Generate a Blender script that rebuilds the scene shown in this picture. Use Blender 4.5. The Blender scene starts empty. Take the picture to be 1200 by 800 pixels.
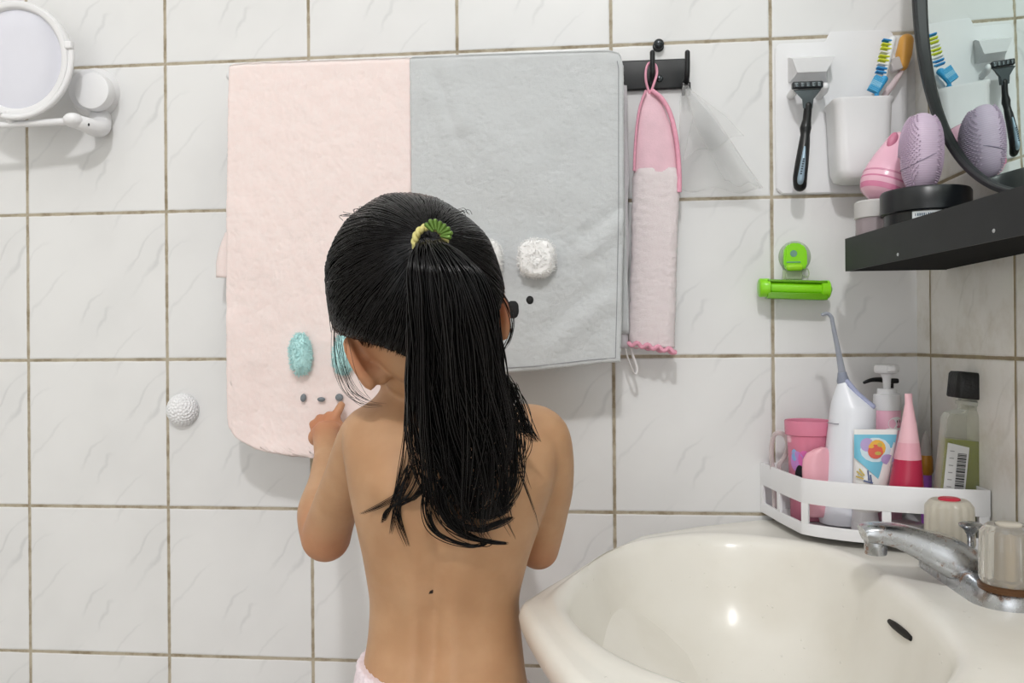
import bpy, bmesh, math, random
import numpy as np
from mathutils import Vector, Matrix, noise as mnoise
from mathutils.bvhtree import BVHTree
random.seed(7); rng = np.random.default_rng(7)
SC = bpy.context.scene; COL = SC.collection
PI = math.pi
# ---------------------------------------------------------------- camera frame (solved from the tile grid; tiles are 0.2 m)
CAM = Vector((.7729, -1.0782, .9789)); YAW, PITCH, ROLL, FPX = -.09590, .0016, -.00787, 976.08
XW = 1.175           # right wall
Z0 = 1.36            # height of the uppermost full grout line
def _rot():
    cy, sy, cp, sp = math.cos(YAW), math.sin(YAW), math.cos(PITCH), math.sin(PITCH)
    f = Vector((sy*cp, cy*cp, sp)); r = Vector((cy, -sy, 0)); u = r.cross(f)
    c, s = math.cos(ROLL), math.sin(ROLL)
    return r*c+u*s, u*c-r*s, f
CR, CU, CF = _rot()
def ray(x, y): return CF + CR*((x-600)/FPX) + CU*((400-y)/FPX)
def at(x, y, Y):
    d = ray(x, y); return CAM + d*((Y-CAM.y)/d.y)
def atX(x, y, X):
    d = ray(x, y); return CAM + d*((X-CAM.x)/d.x)
def atZ(x, y, Z):
    d = ray(x, y); return CAM + d*((Z-CAM.z)/d.z)
def V(*a): return Vector(a)

# ---------------------------------------------------------------- materials
def lin(c):
    if isinstance(c, str):
        c = [int(c[i:i+2], 16)/255 for i in (0, 2, 4)]
    return tuple(((x/12.92) if x <= .04045 else ((x+.055)/1.055)**2.4) for x in c[:3]) + (1,)
class NT:
    def __init__(s, name):
        s.m = bpy.data.materials.new(name); s.m.use_nodes = True; s.t = s.m.node_tree
        s.b = s.t.nodes['Principled BSDF']; s.out = s.t.nodes['Material Output']
    def n(s, typ, ins=None, **kw):
        nd = s.t.nodes.new(typ)
        for k, v in kw.items(): setattr(nd, k, v)
        for k, v in (ins or {}).items(): s.set(nd.inputs[k], v)
        return nd
    def set(s, sock, v):
        if isinstance(v, bpy.types.NodeSocket): s.t.links.new(v, sock)
        else: sock.default_value = v
    def math(s, op, a, b=0., c=0., clamp=False):
        nd = s.n('ShaderNodeMath', operation=op, use_clamp=clamp)
        for i, v in enumerate((a, b, c)): s.set(nd.inputs[i], v)
        return nd.outputs[0]
    def mix(s, f, a, b):
        nd = s.n('ShaderNodeMix', data_type='RGBA')
        s.set(nd.inputs[0], f); s.set(nd.inputs[6], a); s.set(nd.inputs[7], b); return nd.outputs[2]
    def smooth(s, v, a, b):
        nd = s.n('ShaderNodeMapRange', interpolation_type='SMOOTHSTEP')
        s.set(nd.inputs[0], v); s.set(nd.inputs[1], a); s.set(nd.inputs[2], b); return nd.outputs[0]
    def noise(s, vec, scale, detail=3., rough=.5, w=None):
        nd = s.n('ShaderNodeTexNoise', {'Scale': scale, 'Detail': detail, 'Roughness': rough})
        if vec is not None: s.set(nd.inputs['Vector'], vec)
        return nd.outputs['Fac']
    def obj(s): return s.n('ShaderNodeTexCoord').outputs['Object']
    def p(s, **kw):
        for k, v in kw.items(): s.set(s.b.inputs[k.replace('_', ' ')], v)
        return s
    def bump(s, h, strength=.3, dist=.001):
        nd = s.n('ShaderNodeBump', {'Strength': strength, 'Distance': dist, 'Height': h})
        s.set(s.b.inputs['Normal'], nd.outputs[0])
MATS = {}
def mat(name, col, rough=.5, metal=0., spec=.5, trans=0., ior=1.45, coat=0., sss=0., var=.03, vscale=30., bump=0., bscale=300., alpha=1., sheen=0., emit=0.):
    if name in MATS: return MATS[name]
    t = NT(name); c = lin(col)
    o = t.obj()
    if var > 0:
        f = t.noise(o, vscale, 3.)
        dk = tuple(max(0, x*(1-4*var)) for x in c[:3]) + (1,); lt = tuple(min(1, x*(1+2*var)) for x in c[:3]) + (1,)
        t.p(Base_Color=t.mix(f, dk, lt))
    else: t.p(Base_Color=c)
    t.p(Roughness=rough, Metallic=metal, IOR=ior, Specular_IOR_Level=spec, Transmission_Weight=trans, Coat_Weight=coat, Alpha=alpha, Sheen_Weight=sheen)
    if sss: t.p(Subsurface_Weight=sss, Subsurface_Radius=(.01, .005, .003), Subsurface_Scale=.5)
    if bump: t.bump(t.noise(o, bscale, 4.), bump, .002)
    if emit: t.p(Emission_Color=c, Emission_Strength=emit)
    MATS[name] = t.m; return t.m

def tile_mat(name, axis, off, base, vein, grout, dirt):
    t = NT(name); o = t.obj()
    sp = t.n('ShaderNodeSeparateXYZ', {0: o}).outputs
    u = t.math('DIVIDE', t.math('SUBTRACT', sp[axis], off), .2) if axis == 0 else t.math('DIVIDE', t.math('SUBTRACT', t.math('MULTIPLY', sp[axis], -1.), off), .2)
    v = t.math('DIVIDE', t.math('SUBTRACT', sp[2], Z0), .2)
    wob = t.math('MULTIPLY', t.math('SUBTRACT', t.noise(o, 60., 3.), .5), .008)
    fu = t.math('FRACT', t.math('ADD', u, 100.)); fv = t.math('FRACT', t.math('ADD', v, 100.))
    du = t.math('SUBTRACT', .5, t.math('ABSOLUTE', t.math('SUBTRACT', fu, .5)))
    dv = t.math('SUBTRACT', .5, t.math('ABSOLUTE', t.math('SUBTRACT', fv, .5)))
    d = t.math('ADD', t.math('MINIMUM', du, dv), wob)
    tile = t.smooth(d, .0075, .0135)
    # marble veins, the same print on each tile
    uv = t.n('ShaderNodeCombineXYZ', {0: fu, 1: fv, 2: 0.}).outputs[0]
    nz = t.math('MULTIPLY', t.math('SUBTRACT', t.noise(uv, 2.0, 4., .5), .5), .45)
    dg = t.math('ADD', t.math('SUBTRACT', fu, t.math('MULTIPLY', fv, .95)), nz)
    veins = None
    for c0, wd, amp in ((.12, .012, .8), (.30, .014, 1.), (-.28, .012, .7), (.62, .01, .5), (-.62, .01, .5)):
        x = t.math('ABSOLUTE', t.math('SUBTRACT', dg, c0))
        k = t.math('MULTIPLY', t.math('SUBTRACT', 1., t.smooth(x, 0., wd*2.1)), amp)
        veins = k if veins is None else t.math('MAXIMUM', veins, k)
    mask = t.smooth(t.noise(uv, 2.2, 1.), .40, .62)
    halo = t.math('MULTIPLY', t.math('SUBTRACT', 1., t.smooth(t.math('ABSOLUTE', t.math('SUBTRACT', dg, .2)), 0., .3)), .05)
    vv = t.math('ADD', t.math('MULTIPLY', t.math('MULTIPLY', veins, mask), .24), halo)
    blot = t.noise(o, 7., 3.)
    b2 = t.mix(t.smooth(blot, .35, .8), lin(base), tuple(x*.93 for x in lin(base)[:3])+(1,))
    if dirt: b2 = t.mix(t.math('MULTIPLY', t.smooth(t.noise(o, 18., 5., .65), .42, .75), dirt), b2, lin('a59468'))
    tc = t.mix(vv, b2, lin(vein))
    gd = t.smooth(t.noise(o, 26., 5., .7), .42, .66)
    gc = t.mix(gd, lin(grout), lin('8d8069'))
    t.p(Base_Color=t.mix(tile, gc, tc), Roughness=t.math('ADD', t.math('MULTIPLY', tile, -.62), .85), Specular_IOR_Level=.45)
    h = t.math('ADD', t.smooth(d, .006, .02), t.math('MULTIPLY', t.noise(o, 22., 2.), .05))
    t.bump(h, .6, .0012)
    return t.m

def fabric(name, col, col2=None, scale=900., bump=.6, dist=.003, vs=45., sheen=.4, rough=.95):
    t = NT(name); o = t.obj()
    f = t.noise(o, vs, 5., .65); f2 = t.noise(o, scale, 4., .7)
    c = lin(col); c2 = lin(col2) if col2 else tuple(x*.86 for x in c[:3])+(1,)
    a = t.mix(t.smooth(f, .3, .72), c2, c)
    t.p(Base_Color=t.mix(t.math('MULTIPLY', t.smooth(f2, .3, .6), .5), tuple(x*.97 for x in c2[:3])+(1,), a), Roughness=rough, Specular_IOR_Level=.15, Sheen_Weight=sheen, Sheen_Roughness=.5)
    h = t.math('ADD', f2, t.math('MULTIPLY', t.noise(o, 160., 3.), .8))
    t.bump(h, bump, dist); return t.m

# ---------------------------------------------------------------- mesh builder
class MB:
    def __init__(s): s.v = []; s.f = []; s.mi = []
    def add(s, vs, fs, m=0):
        k = len(s.v); s.v += [tuple(x) for x in vs]; s.f += [tuple(i+k for i in f) for f in fs]; s.mi += [m]*len(fs); return s
    def bm(s, bm, M=None, m=0):
        bm.verts.ensure_lookup_table(); bm.verts.index_update()
        s.add([(M @ v.co if M else v.co) for v in bm.verts], [[v.index for v in f.verts] for f in bm.faces], m); bm.free(); return s
    def box(s, c, size, bev=.0, rot=None, m=0, seg=3):
        b = bmesh.new(); bmesh.ops.create_cube(b, size=1.)
        bmesh.ops.scale(b, vec=Vector(size), verts=b.verts)
        if bev > 0: bmesh.ops.bevel(b, geom=list(b.edges), offset=min(bev, min(size)*.49), segments=seg, affect='EDGES', profile=.5)
        M = Matrix.Translation(Vector(c)) @ (rot.to_4x4() if rot else Matrix.Identity(4))
        return s.bm(b, M, m)
    def rings(s, rings, cap0=True, cap1=True, m=0, closed=True):
        n = len(rings[0]); vs = [p for r in rings for p in r]; fs = []
        for i in range(len(rings)-1):
            for j in range(n if closed else n-1):
                a = i*n+j; b = i*n+(j+1) % n; fs.append((a, b, b+n, a+n))
        if cap0: fs.append(tuple(reversed(range(n))))
        if cap1: fs.append(tuple(range((len(rings)-1)*n, len(rings)*n)))
        return s.add(vs, fs, m)
    def lathe(s, prof, o=(0, 0, 0), axis=(0, 0, 1), n=40, cap0=True, cap1=True, m=0, sx=1., sy=1., rib=None):
        q = Vector((0, 0, 1)).rotation_difference(Vector(axis).normalized()).to_matrix(); o = Vector(o); R = []
        for r, z in prof:
            ring = []
            for i in range(n):
                a = 2*PI*i/n; rr = max(r, 1e-5)*(1 if rib is None else 1+rib(a, z))
                ring.append(o + q @ Vector((rr*math.cos(a)*sx, rr*math.sin(a)*sy, z)))
            R.append(ring)
        return s.rings(R, cap0, cap1, m)
    def tube(s, path, rad, n=12, m=0, cap=True, flat=1., up=None, closed=False):
        P = [Vector(p) for p in path]; k = len(P); R = []
        if not hasattr(rad, '__len__'): rad = [rad]*k
        t0 = (P[1]-P[0]).normalized()
        ref = Vector(up) if up is not None else (Vector((0, 0, 1)) if abs(t0.z) < .9 else Vector((1, 0, 0)))
        nrm = (ref - t0*ref.dot(t0)).normalized()
        for i in range(k):
            if closed: t = (P[(i+1) % k]-P[i-1]).normalized()
            else: t = (P[min(i+1, k-1)]-P[max(i-1, 0)]).normalized()
            nrm = (nrm - t*nrm.dot(t)).normalized(); bn = t.cross(nrm)
            R.append([P[i] + (nrm*math.cos(2*PI*j/n)*flat + bn*math.sin(2*PI*j/n))*rad[i] for j in range(n)])
        if closed: R.append(R[0]); cap = False
        return s.rings(R, cap, cap, m)
    def capsule(s, path, rad, n=16, m=0):      # tube with rounded ends
        P = [Vector(p) for p in path]; k = len(P)
        if not hasattr(rad, '__len__'): rad = [rad]*k
        a = (P[0]-P[1]).normalized(); b = (P[-1]-P[-2]).normalized(); Q = []; R = []
        for t in (88, 65, 42, 20): Q.append(P[0]+a*rad[0]*math.sin(math.radians(t))); R.append(rad[0]*math.cos(math.radians(t)))
        Q += P; R += list(rad)
        for t in (20, 42, 65, 88): Q.append(P[-1]+b*rad[-1]*math.sin(math.radians(t))); R.append(rad[-1]*math.cos(math.radians(t)))
        return s.tube(Q, R, n, m)
    def ell(s, c, r, M=None, nu=24, nv=16, m=0, fn=None):
        R = []; c = Vector(c)
        for i in range(nv+1):
            th = PI*(.004+.992*i/nv); ring = []
            for j in range(nu):
                ph = 2*PI*j/nu; d = Vector((math.sin(th)*math.cos(ph), math.sin(th)*math.sin(ph), -math.cos(th)))
                k = fn(d) if fn else 1.
                p = Vector((d.x*r[0], d.y*r[1], d.z*r[2]))*k
                ring.append(c + (M @ p if M else p))
            R.append(ring)
        return s.rings(R, True, True, m)
    def sheet(s, G, th, m=0):                  # closed thick sheet around a grid of centre points
        ni, nj = len(G), len(G[0]); A = np.array([[tuple(p) for p in r] for r in G])
        gi = np.gradient(A, axis=0); gj = np.gradient(A, axis=1); N = np.cross(gi, gj); N /= (np.linalg.norm(N, axis=2, keepdims=True)+1e-12)
        T = np.full((ni, nj), th/2.)
        T[0] *= .45; T[-1] *= .45; T[:, 0] *= .45; T[:, -1] *= .45
        F = A+N*T[..., None]; B = A-N*T[..., None]
        vs = [tuple(x) for x in F.reshape(-1, 3)]+[tuple(x) for x in B.reshape(-1, 3)]; k = ni*nj; fs = []
        for i in range(ni-1):
            for j in range(nj-1):
                a = i*nj+j; fs.append((a, a+nj, a+nj+1, a+1)); fs.append((k+a, k+a+1, k+a+nj+1, k+a+nj))
        for i in range(ni-1):
            a = i*nj; b = a+nj; fs.append((a, k+a, k+b, b)); a += nj-1; b += nj-1; fs.append((a, b, k+b, k+a))
        for j in range(nj-1):
            fs.append((j, j+1, k+j+1, k+j)); a = (ni-1)*nj+j; fs.append((a, k+a, k+a+1, a+1))
        return s.add(vs, fs, m)
    def prism(s, pts, d, m=0, bev=0.):         # polygon (list of Vectors) extruded along vector d
        b = bmesh.new(); vs = [b.verts.new(p) for p in pts]; f = b.faces.new(vs)
        r = bmesh.ops.extrude_face_region(b, geom=[f]); bmesh.ops.translate(b, vec=Vector(d), verts=[g for g in r['geom'] if isinstance(g, bmesh.types.BMVert)])
        bmesh.ops.recalc_face_normals(b, faces=b.faces)
        if bev > 0: bmesh.ops.bevel(b, geom=list(b.edges), offset=bev, segments=2, affect='EDGES')
        return s.bm(b, None, m)
LOC = {}
def thing(name, label, cat, loc, group=None):
    o = bpy.data.objects.new(name, None); COL.objects.link(o); o.location = loc; o.empty_display_size = .02
    LOC[o.name] = Vector(loc); o['label'] = label; o['category'] = cat
    if group: o['group'] = group
    return o
def obj(name, mb, m, parent=None, smooth=40, label=None, loc=None):
    me = bpy.data.meshes.new(name)
    base = LOC[parent.name] if parent else Vector(loc if loc is not None else (0, 0, 0))
    v = np.array(mb.v) - np.array(base)
    me.from_pydata(v.tolist(), [], mb.f)
    ms = m if isinstance(m, (list, tuple)) else [m]
    for x in ms: me.materials.append(x)
    if len(ms) > 1: me.polygons.foreach_set('material_index', mb.mi)
    b = bmesh.new(); b.from_mesh(me); bmesh.ops.recalc_face_normals(b, faces=b.faces); b.to_mesh(me); b.free()
    if smooth:
        me.shade_smooth()
        if smooth < 180: me.set_sharp_from_angle(angle=math.radians(smooth))
    o = bpy.data.objects.new(name, me); COL.objects.link(o)
    if parent: o.parent = parent
    else: o.location = base
    LOC[o.name] = base
    if label: o['label'] = label
    return o
def tag(o, label, cat, group=None):
    o['label'] = label; o['category'] = cat
    if group: o['group'] = group
    return o
def crm(P, n, closed=False):                   # Catmull-Rom samples
    P = [np.array(p, float) for p in P]; k = len(P); out = []
    segs = k if closed else k-1
    for i in range(segs):
        if closed: a, b, c, d = P[i-1], P[i], P[(i+1) % k], P[(i+2) % k]
        else: a, b, c, d = P[max(i-1, 0)], P[i], P[i+1], P[min(i+2, k-1)]
        for j in range(n):
            t = j/n; out.append(.5*((2*b)+(-a+c)*t+(2*a-5*b+4*c-d)*t*t+(-a+3*b-3*c+d)*t**3))
    if not closed: out.append(P[-1])
    return out
def interp(t, xs, ys): return float(np.interp(t, xs, ys))
def bez(pts, n=16):
    return [Vector(p) for p in crm(pts, n)]

# ---------------------------------------------------------------- common materials
white_plastic = mat('white_plastic', 'ebebed', .28, var=.008)
white_matte = mat('white_matte_plastic', 'ecebe9', .42, var=.012)
black_metal = mat('black_painted_metal', '1b1d1f', .45, var=.04)
black_plastic = mat('black_plastic', '101113', .35, var=.04)
t = NT('chrome_with_stains'); o_ = t.obj()
st = t.smooth(t.noise(o_, 55., 5., .7), .56, .68)
t.p(Base_Color=t.mix(st, lin('b9bcc0'), lin('8a6a55')), Metallic=t.math('SUBTRACT', 1., t.math('MULTIPLY', st, .5)), Roughness=t.math('ADD', .16, t.math('MULTIPLY', t.noise(o_, 90., 4.), .22)))
chrome = t.m
def clear_mat(name, col, alpha_mix=.8, rough=.08):
    if name in MATS: return MATS[name]
    t = NT(name); t.p(Base_Color=lin(col), Roughness=rough, Specular_IOR_Level=.6)
    tr = t.n('ShaderNodeBsdfTransparent', {'Color': lin(col)}); mx = t.n('ShaderNodeMixShader', {0: alpha_mix, 1: t.b.outputs[0], 2: tr.outputs[0]})
    fr = t.n('ShaderNodeLayerWeight', {'Blend': .35}).outputs['Facing']
    t.set(mx.inputs[0], t.math('MULTIPLY', t.math('SUBTRACT', 1., fr), alpha_mix))
    t.set(t.out.inputs[0], mx.outputs[0]); MATS[name] = t.m; return t.m

# ================================================================ SETTING
def struct(name, mb, m, smooth=0):
    o = obj(name, mb, m, None, smooth); o['kind'] = 'structure'; return o
XL, YF, ZC = -1.05, -3.2, 2.8
tile_back = tile_mat('wall_tile_white', 0, 0., 'e6e6e6', 'a2a4a6', 'b5ab98', 0)
tile_side = tile_mat('wall_tile_side', 1, .0406, 'f0eee9', 'b9b6ac', 'a39679', .28)
def quad(a, b, c, d): return MB().add([a, b, c, d], [(0, 1, 2, 3)])
def slab(c, size): return MB().box(c, size)
struct('wall_back', slab(((XL+XW)/2, .05, ZC/2), (XW-XL+.2, .1, ZC)), tile_back)
struct('wall_right', slab((XW+.05, YF/2, ZC/2), (.1, -YF, ZC)), tile_side)
struct('wall_left', slab((XL-.05, YF/2, ZC/2), (.1, -YF, ZC)), tile_side)
struct('wall_front', slab(((XL+XW)/2, YF-.05, ZC/2), (XW-XL+.2, .1, ZC)), tile_back)
struct('floor', slab(((XL+XW)/2, YF/2, -.05), (XW-XL+.2, -YF+.2, .1)), mat('floor_tile', 'c9c4bb', .4, var=.05))
struct('ceiling', slab(((XL+XW)/2, YF/2, ZC+.05), (XW-XL+.2, -YF+.2, .1)), mat('ceiling_paint', 'efefec', .8, var=.01))

# ================================================================ LIGHT
LX, LY, LZ = .72, -2.05, 2.72
lamp = bpy.data.lights.new('ceiling_lamp', 'AREA'); lamp.shape = 'DISK'; lamp.size = .17; lamp.energy = 20.5; lamp.color = (1., .992, .992)
lo = bpy.data.objects.new('ceiling_lamp', lamp); COL.objects.link(lo); lo.location = (LX, LY, LZ)
lo.rotation_euler = (Vector((.7, 0, .95)) - Vector((LX, LY, LZ))).to_track_quat('-Z', 'Y').to_euler()
fill = bpy.data.lights.new('ceiling_fill_light', 'AREA'); fill.shape = 'RECTANGLE'; fill.size = 2.0; fill.size_y = 1.6; fill.energy = 8.5; fill.color = (.94, .975, 1.)  # added soft fill below the ceiling, not a fitting of the room
fo = bpy.data.objects.new('ceiling_fill_light', fill); COL.objects.link(fo); fo.location = (-.30, -1.5, 2.79)
fo.rotation_euler = (0, 0, 0)
f2 = bpy.data.lights.new('front_fill_light', 'AREA'); f2.shape = 'RECTANGLE'; f2.size = 2.0; f2.size_y = 2.0; f2.energy = 18.5; f2.color = (.95, .975, 1.)  # added frontal fill before the front wall, there is no door opening
f2o = bpy.data.objects.new('front_fill_light', f2); COL.objects.link(f2o); f2o.location = (.6, YF+.03, 1.0); f2o.rotation_euler = (math.radians(90), 0, 0)
w = bpy.data.worlds.new('world'); SC.world = w; w.use_nodes = True; w.node_tree.nodes['Background'].inputs[0].default_value = (.9, .95, 1, 1); w.node_tree.nodes['Background'].inputs[1].default_value = .5
SC.view_settings.view_transform = 'Standard'; SC.view_settings.look = 'None'; SC.view_settings.exposure = 0.0

# ================================================================ CAMERA
cd = bpy.data.cameras.new('camera'); co = bpy.data.objects.new('camera', cd); COL.objects.link(co); SC.camera = co
cd.sensor_width = 36; cd.lens = FPX/1200*36; cd.clip_start = .01
M3 = Matrix((CR, CU, -CF)).transposed(); co.matrix_world = Matrix.Translation(CAM) @ M3.to_4x4()

# ================================================================ WASHBASIN
ZD = .755
BC = np.array([.90, -.34])
far_pts = [(1.1745, -.003), (1.06, -.003), (.98, -.004), (.90, -.046), (.8265, -.0997), (.7765, -.2045), (.7435, -.2775), (.7219, -.3237), (.7065, -.3625)]
near_pts = [(.7225, -.418), (.7375, -.4661), (.756, -.5156), (.80, -.60), (.87, -.668), (.96, -.70), (1.06, -.705), (1.1745, -.705)]
out_pts = [(1.1745, -.2), ] + far_pts + near_pts + [(1.1745, -.5)]
in_pts = [(1.0415, -.3244), (1.0383, -.2575), (1.0326, -.2114), (1.0057, -.1533), (.9358, -.1141), (.873, -.1222), (.7996, -.174), (.7679, -.2545), (.7495, -.3522), (.7632, -.4215), (.7824, -.4628), (.8042, -.494), (.8368, -.5237), (.88, -.550), (.93, -.556), (.98, -.530), (1.0238, -.4696), (1.037, -.4075)]
def polar(P, ths, dense=12, lin_=False):
    if lin_:
        D = []
        for i in range(len(P)):
            a, b = np.array(P[i]), np.array(P[(i+1) % len(P)])
            D += [a+(b-a)*j/30 for j in range(30)]
    else: D = crm(P, dense, True)
    D = np.array(D)-BC; th = np.arctan2(D[:, 1], D[:, 0]); r = np.hypot(D[:, 0], D[:, 1])
    k = np.argsort(th); th, r = th[k], r[k]
    th = np.concatenate([th-2*PI, th, th+2*PI]); r = np.concatenate([r, r, r])
    return np.interp(ths, th, r)
NB = 288; TH = np.linspace(-PI, PI, NB, endpoint=False)
ro = polar(out_pts, TH, lin_=True)
for _ in range(3):       # soften only the free front of the outline
    rs = (np.roll(ro, 1)+ro+np.roll(ro, -1))/3; fm = (np.abs(TH) > 1.9); ro = np.where(fm, rs, ro)
ri = polar(in_pts, TH)
for _ in range(6): ri = (np.roll(ri, 1)+ri+np.roll(ri, -1))/3
def bring(r, z): return [(BC[0]+r[i]*math.cos(TH[i]), BC[1]+r[i]*math.sin(TH[i]), z) for i in range(NB)]
def clampx(ring): return [(min(p[0], 1.1745), min(p[1], -.003), p[2]) for p in ring]
d = ro-ri
def under(k, z, xs=.10):
    R = []
    for i in range(NB):
        x = BC[0]+ro[i]*k*math.cos(TH[i]); y = BC[1]+ro[i]*k*math.sin(TH[i]); x += (1-k)*xs
        R.append((min(x, 1.1745), min(y, -.003), z))
    return R
R = [under(.10, .555, .2), under(.32, .56, .2), under(.52, .585, .2), under(.70, .63, .16), under(.83, .672, .12), under(.92, .702, .08), under(.97, .722, .05), under(.992, .735, 0), bring(ro, .744), bring(ro-.0015, .750), bring(ro-np.minimum(.005, d*.15), .7542), bring(ro-np.minimum(.010, d*.25), ZD),
     bring(ri+d*.60, ZD), bring(ri+np.minimum(d*.5, .030), ZD+.0004), bring(ri+np.minimum(d*.42, .020), ZD+.0018), bring(ri+np.minimum(d*.3, .011), ZD+.0022), bring(ri+.004, ZD+.0006), bring(ri, ZD-.003), bring(ri*.985, ZD-.009), bring(ri*.965, ZD-.02), bring(ri*.94, ZD-.036), bring(ri*.90, ZD-.060), bring(ri*.84, ZD-.085), bring(ri*.75, ZD-.108), bring(ri*.62, ZD-.126), bring(ri*.45, ZD-.138), bring(ri*.25, ZD-.144), bring(ri*.09, ZD-.147)]
R = [clampx(r) for r in R]
t = NT('cream_ceramic'); o_ = t.obj()
f1 = t.noise(o_, 9., 4.)
drops = t.n('ShaderNodeTexVoronoi', {'Vector': o_, 'Scale': 110.}).outputs['Distance']
sparse = t.smooth(t.noise(o_, 35., 2.), .56, .6)
t.p(Base_Color=t.mix(t.smooth(f1, .35, .75), lin('f3f0e8'), lin('ebe7dd')), Roughness=.24, Specular_IOR_Level=.45)
t.bump(t.math('MULTIPLY', t.math('SUBTRACT', 1., t.smooth(drops, .05, .16)), sparse), .5, .0012)
cream = t.m
basin = thing('washbasin', 'cream ceramic washbasin with a rounded front, fixed to the right wall', 'sink', (1.17, -.36, .555))
mb = MB().rings(R, True, True); bowl = obj('bowl', mb, cream, basin, 60)
mbv = [Vector(v) for v in mb.v]; bvh = BVHTree.FromPolygons(mbv, mb.f)
# overflow slot on the inner wall under the tap
slotm = mat('dark_overflow_hole', '17130f', .7)
def on_basin(px, py):
    dr = ray(px, py).normalized(); h = bvh.ray_cast(CAM, dr); return h[0], h[1]
p0, n0 = on_basin(1043, 728); p1, n1 = on_basin(1068, 748)
if p0 and p1:
    n0 = n0 if n0.dot(CAM-p0) > 0 else -n0
    mid = [p0.lerp(p1, k) for k in (0, .25, .5, .75, 1)]
    obj('overflow_slot', MB().capsule([q + n0*.0002 for q in mid], [.0022, .0032, .0034, .0032, .0022], 14), slotm, basin, 60, 'dark oval overflow hole')
drm = MB().lathe([(.0, .004), (.012, .004), (.022, .003), (.024, 0), (.020, -.004)], (BC[0], BC[1], ZD-.1465), n=36, cap0=True)
obj('drain', drm, mat('drain_chrome', 'b8babd', .15, 1., var=0), basin)

# ================================================================ FAUCET
FX, FY = 1.121, -.28
fa = thing('basin_faucet', 'stained chrome mixer tap with two clear acrylic knobs on the washbasin', 'faucet', (FX, FY, ZD))
def stadium(cx, cy, hl, r, z, n=14):
    P = []
    for i in range(n+1): a = PI*i/n; P.append((cx+r*math.cos(a), cy+hl+r*math.sin(a), z))
    for i in range(n+1): a = PI+PI*i/n; P.append((cx+r*math.cos(a), cy-hl+r*math.sin(a), z))
    return P
hl = .052
obj('base', MB().rings([stadium(FX, FY, hl, .0295, ZD-.0005), stadium(FX, FY, hl, .0295, ZD+.004), stadium(FX, FY, hl, .0275, ZD+.012), stadium(FX, FY, hl, .0245, ZD+.0165), stadium(FX, FY, hl, .0215, ZD+.018)]), chrome, fa, 50)
# spout: rises from the base, runs out over the bowl, flat sided
spc = [(FX+.004, ZD+.0152), (FX-.012, ZD+.0190), (FX-.028, ZD+.027), (FX-.048, ZD+.0355), (FX-.070, ZD+.0435), (FX-.092, ZD+.0460), (FX-.100, ZD+.0445)]
spw = [(.027, .014), (.0255, .0170), (.0225, .0175), (.0185, .0140), (.0158, .0108), (.0147, .0090), (.0130, .0074)]
R = []
C2 = crm([(a[0], a[1], b[0], b[1]) for a, b in zip(spc, spw)], 6)
for i, q in enumerate(C2):
    a = C2[max(i-1, 0)]; b = C2[min(i+1, len(C2)-1)]; tx, tz = b[0]-a[0], b[1]-a[1]; L = math.hypot(tx, tz); nx, nz = -tz/L, tx/L
    if nz < 0: nx, nz = -nx, -nz
    ring = []
    for j in range(24):
        an = 2*PI*j/24; ca, sa = math.cos(an), math.sin(an); e = .62
        ca = math.copysign(abs(ca)**e, ca); sa = math.copysign(abs(sa)**e, sa)
        ring.append((q[0]+nx*sa*q[3], FY+ca*q[2], q[1]+nz*sa*q[3]))
    R.append(ring)
obj('spout', MB().rings(R), chrome, fa, 50)
tipx = FX-.089
obj('aerator', MB().lathe([(.0095, 0), (.0100, .002), (.0100, .011), (.0092, .016)], (tipx, FY, ZD+.0265), n=28), chrome, fa, 50)
acr = NT('clear_acrylic'); acr.p(Base_Color=lin('fbf8f0'), Roughness=.08, Specular_IOR_Level=.6, Transmission_Weight=.75, IOR=1.4)
acr = acr.m
acr_old = NT('yellowed_acrylic'); o_ = acr_old.obj(); acr_old.p(Base_Color=lin('f6f0e0'), Roughness=.28, Transmission_Weight=.45, IOR=1.4); acr_old = acr_old.m
def knob(cx, cy, m, cap_m, cap_label, h=.048):
    z = ZD+.0185
    kb = MB().lathe([(.0195, .000), (.0215, .002), (.0222, .006), (.0218, h*.6), (.0212, h-.006), (.0185, h-.0015), (.0165, h), (.0105, h), (.0095, h-.003)], (cx, cy, z), n=96, rib=lambda a, zz: .030*math.cos(16*a) if .004 < zz < h-.004 else 0.)
    k = obj('handle', kb, m, fa, 30)
    obj('stem', MB().lathe([(.0095, -.002), (.0095, .004), (.0075, .006), (.0075, h-.008)], (cx, cy, z), n=24), mat('old_brass_stem', '8d7a5c', .35, .8), k)
    obj('collar', MB().lathe([(.0235, -.0035), (.0240, 0), (.0215, .0018)], (cx, cy, z), n=40), mat('brown_stained_collar', '6a4a30', .4, .5, var=.08), k)
    obj('cap', MB().lathe([(.0100, -.002), (.0100, .001), (.0085, .002)], (cx, cy, z+h), n=28), cap_m, k, 40, cap_label)
knob(1.1185, -.345, acr, mat('clear_cap', 'd9d2c4', .2, var=.05), None, .050)
knob(1.121, -.222, acr_old, mat('red_cap', 'd0364c', .35), 'red cap of the hot tap knob', .048)
obj('lift_rod', MB().lathe([(.0028, 0), (.0028, .030), (.0035, .034), (.0060, .0385), (.0098, .0415), (.0100, .0435), (.008, .0447)], (FX-.006, FY-.002, ZD+.012), n=24), chrome, fa, 50)

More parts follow.
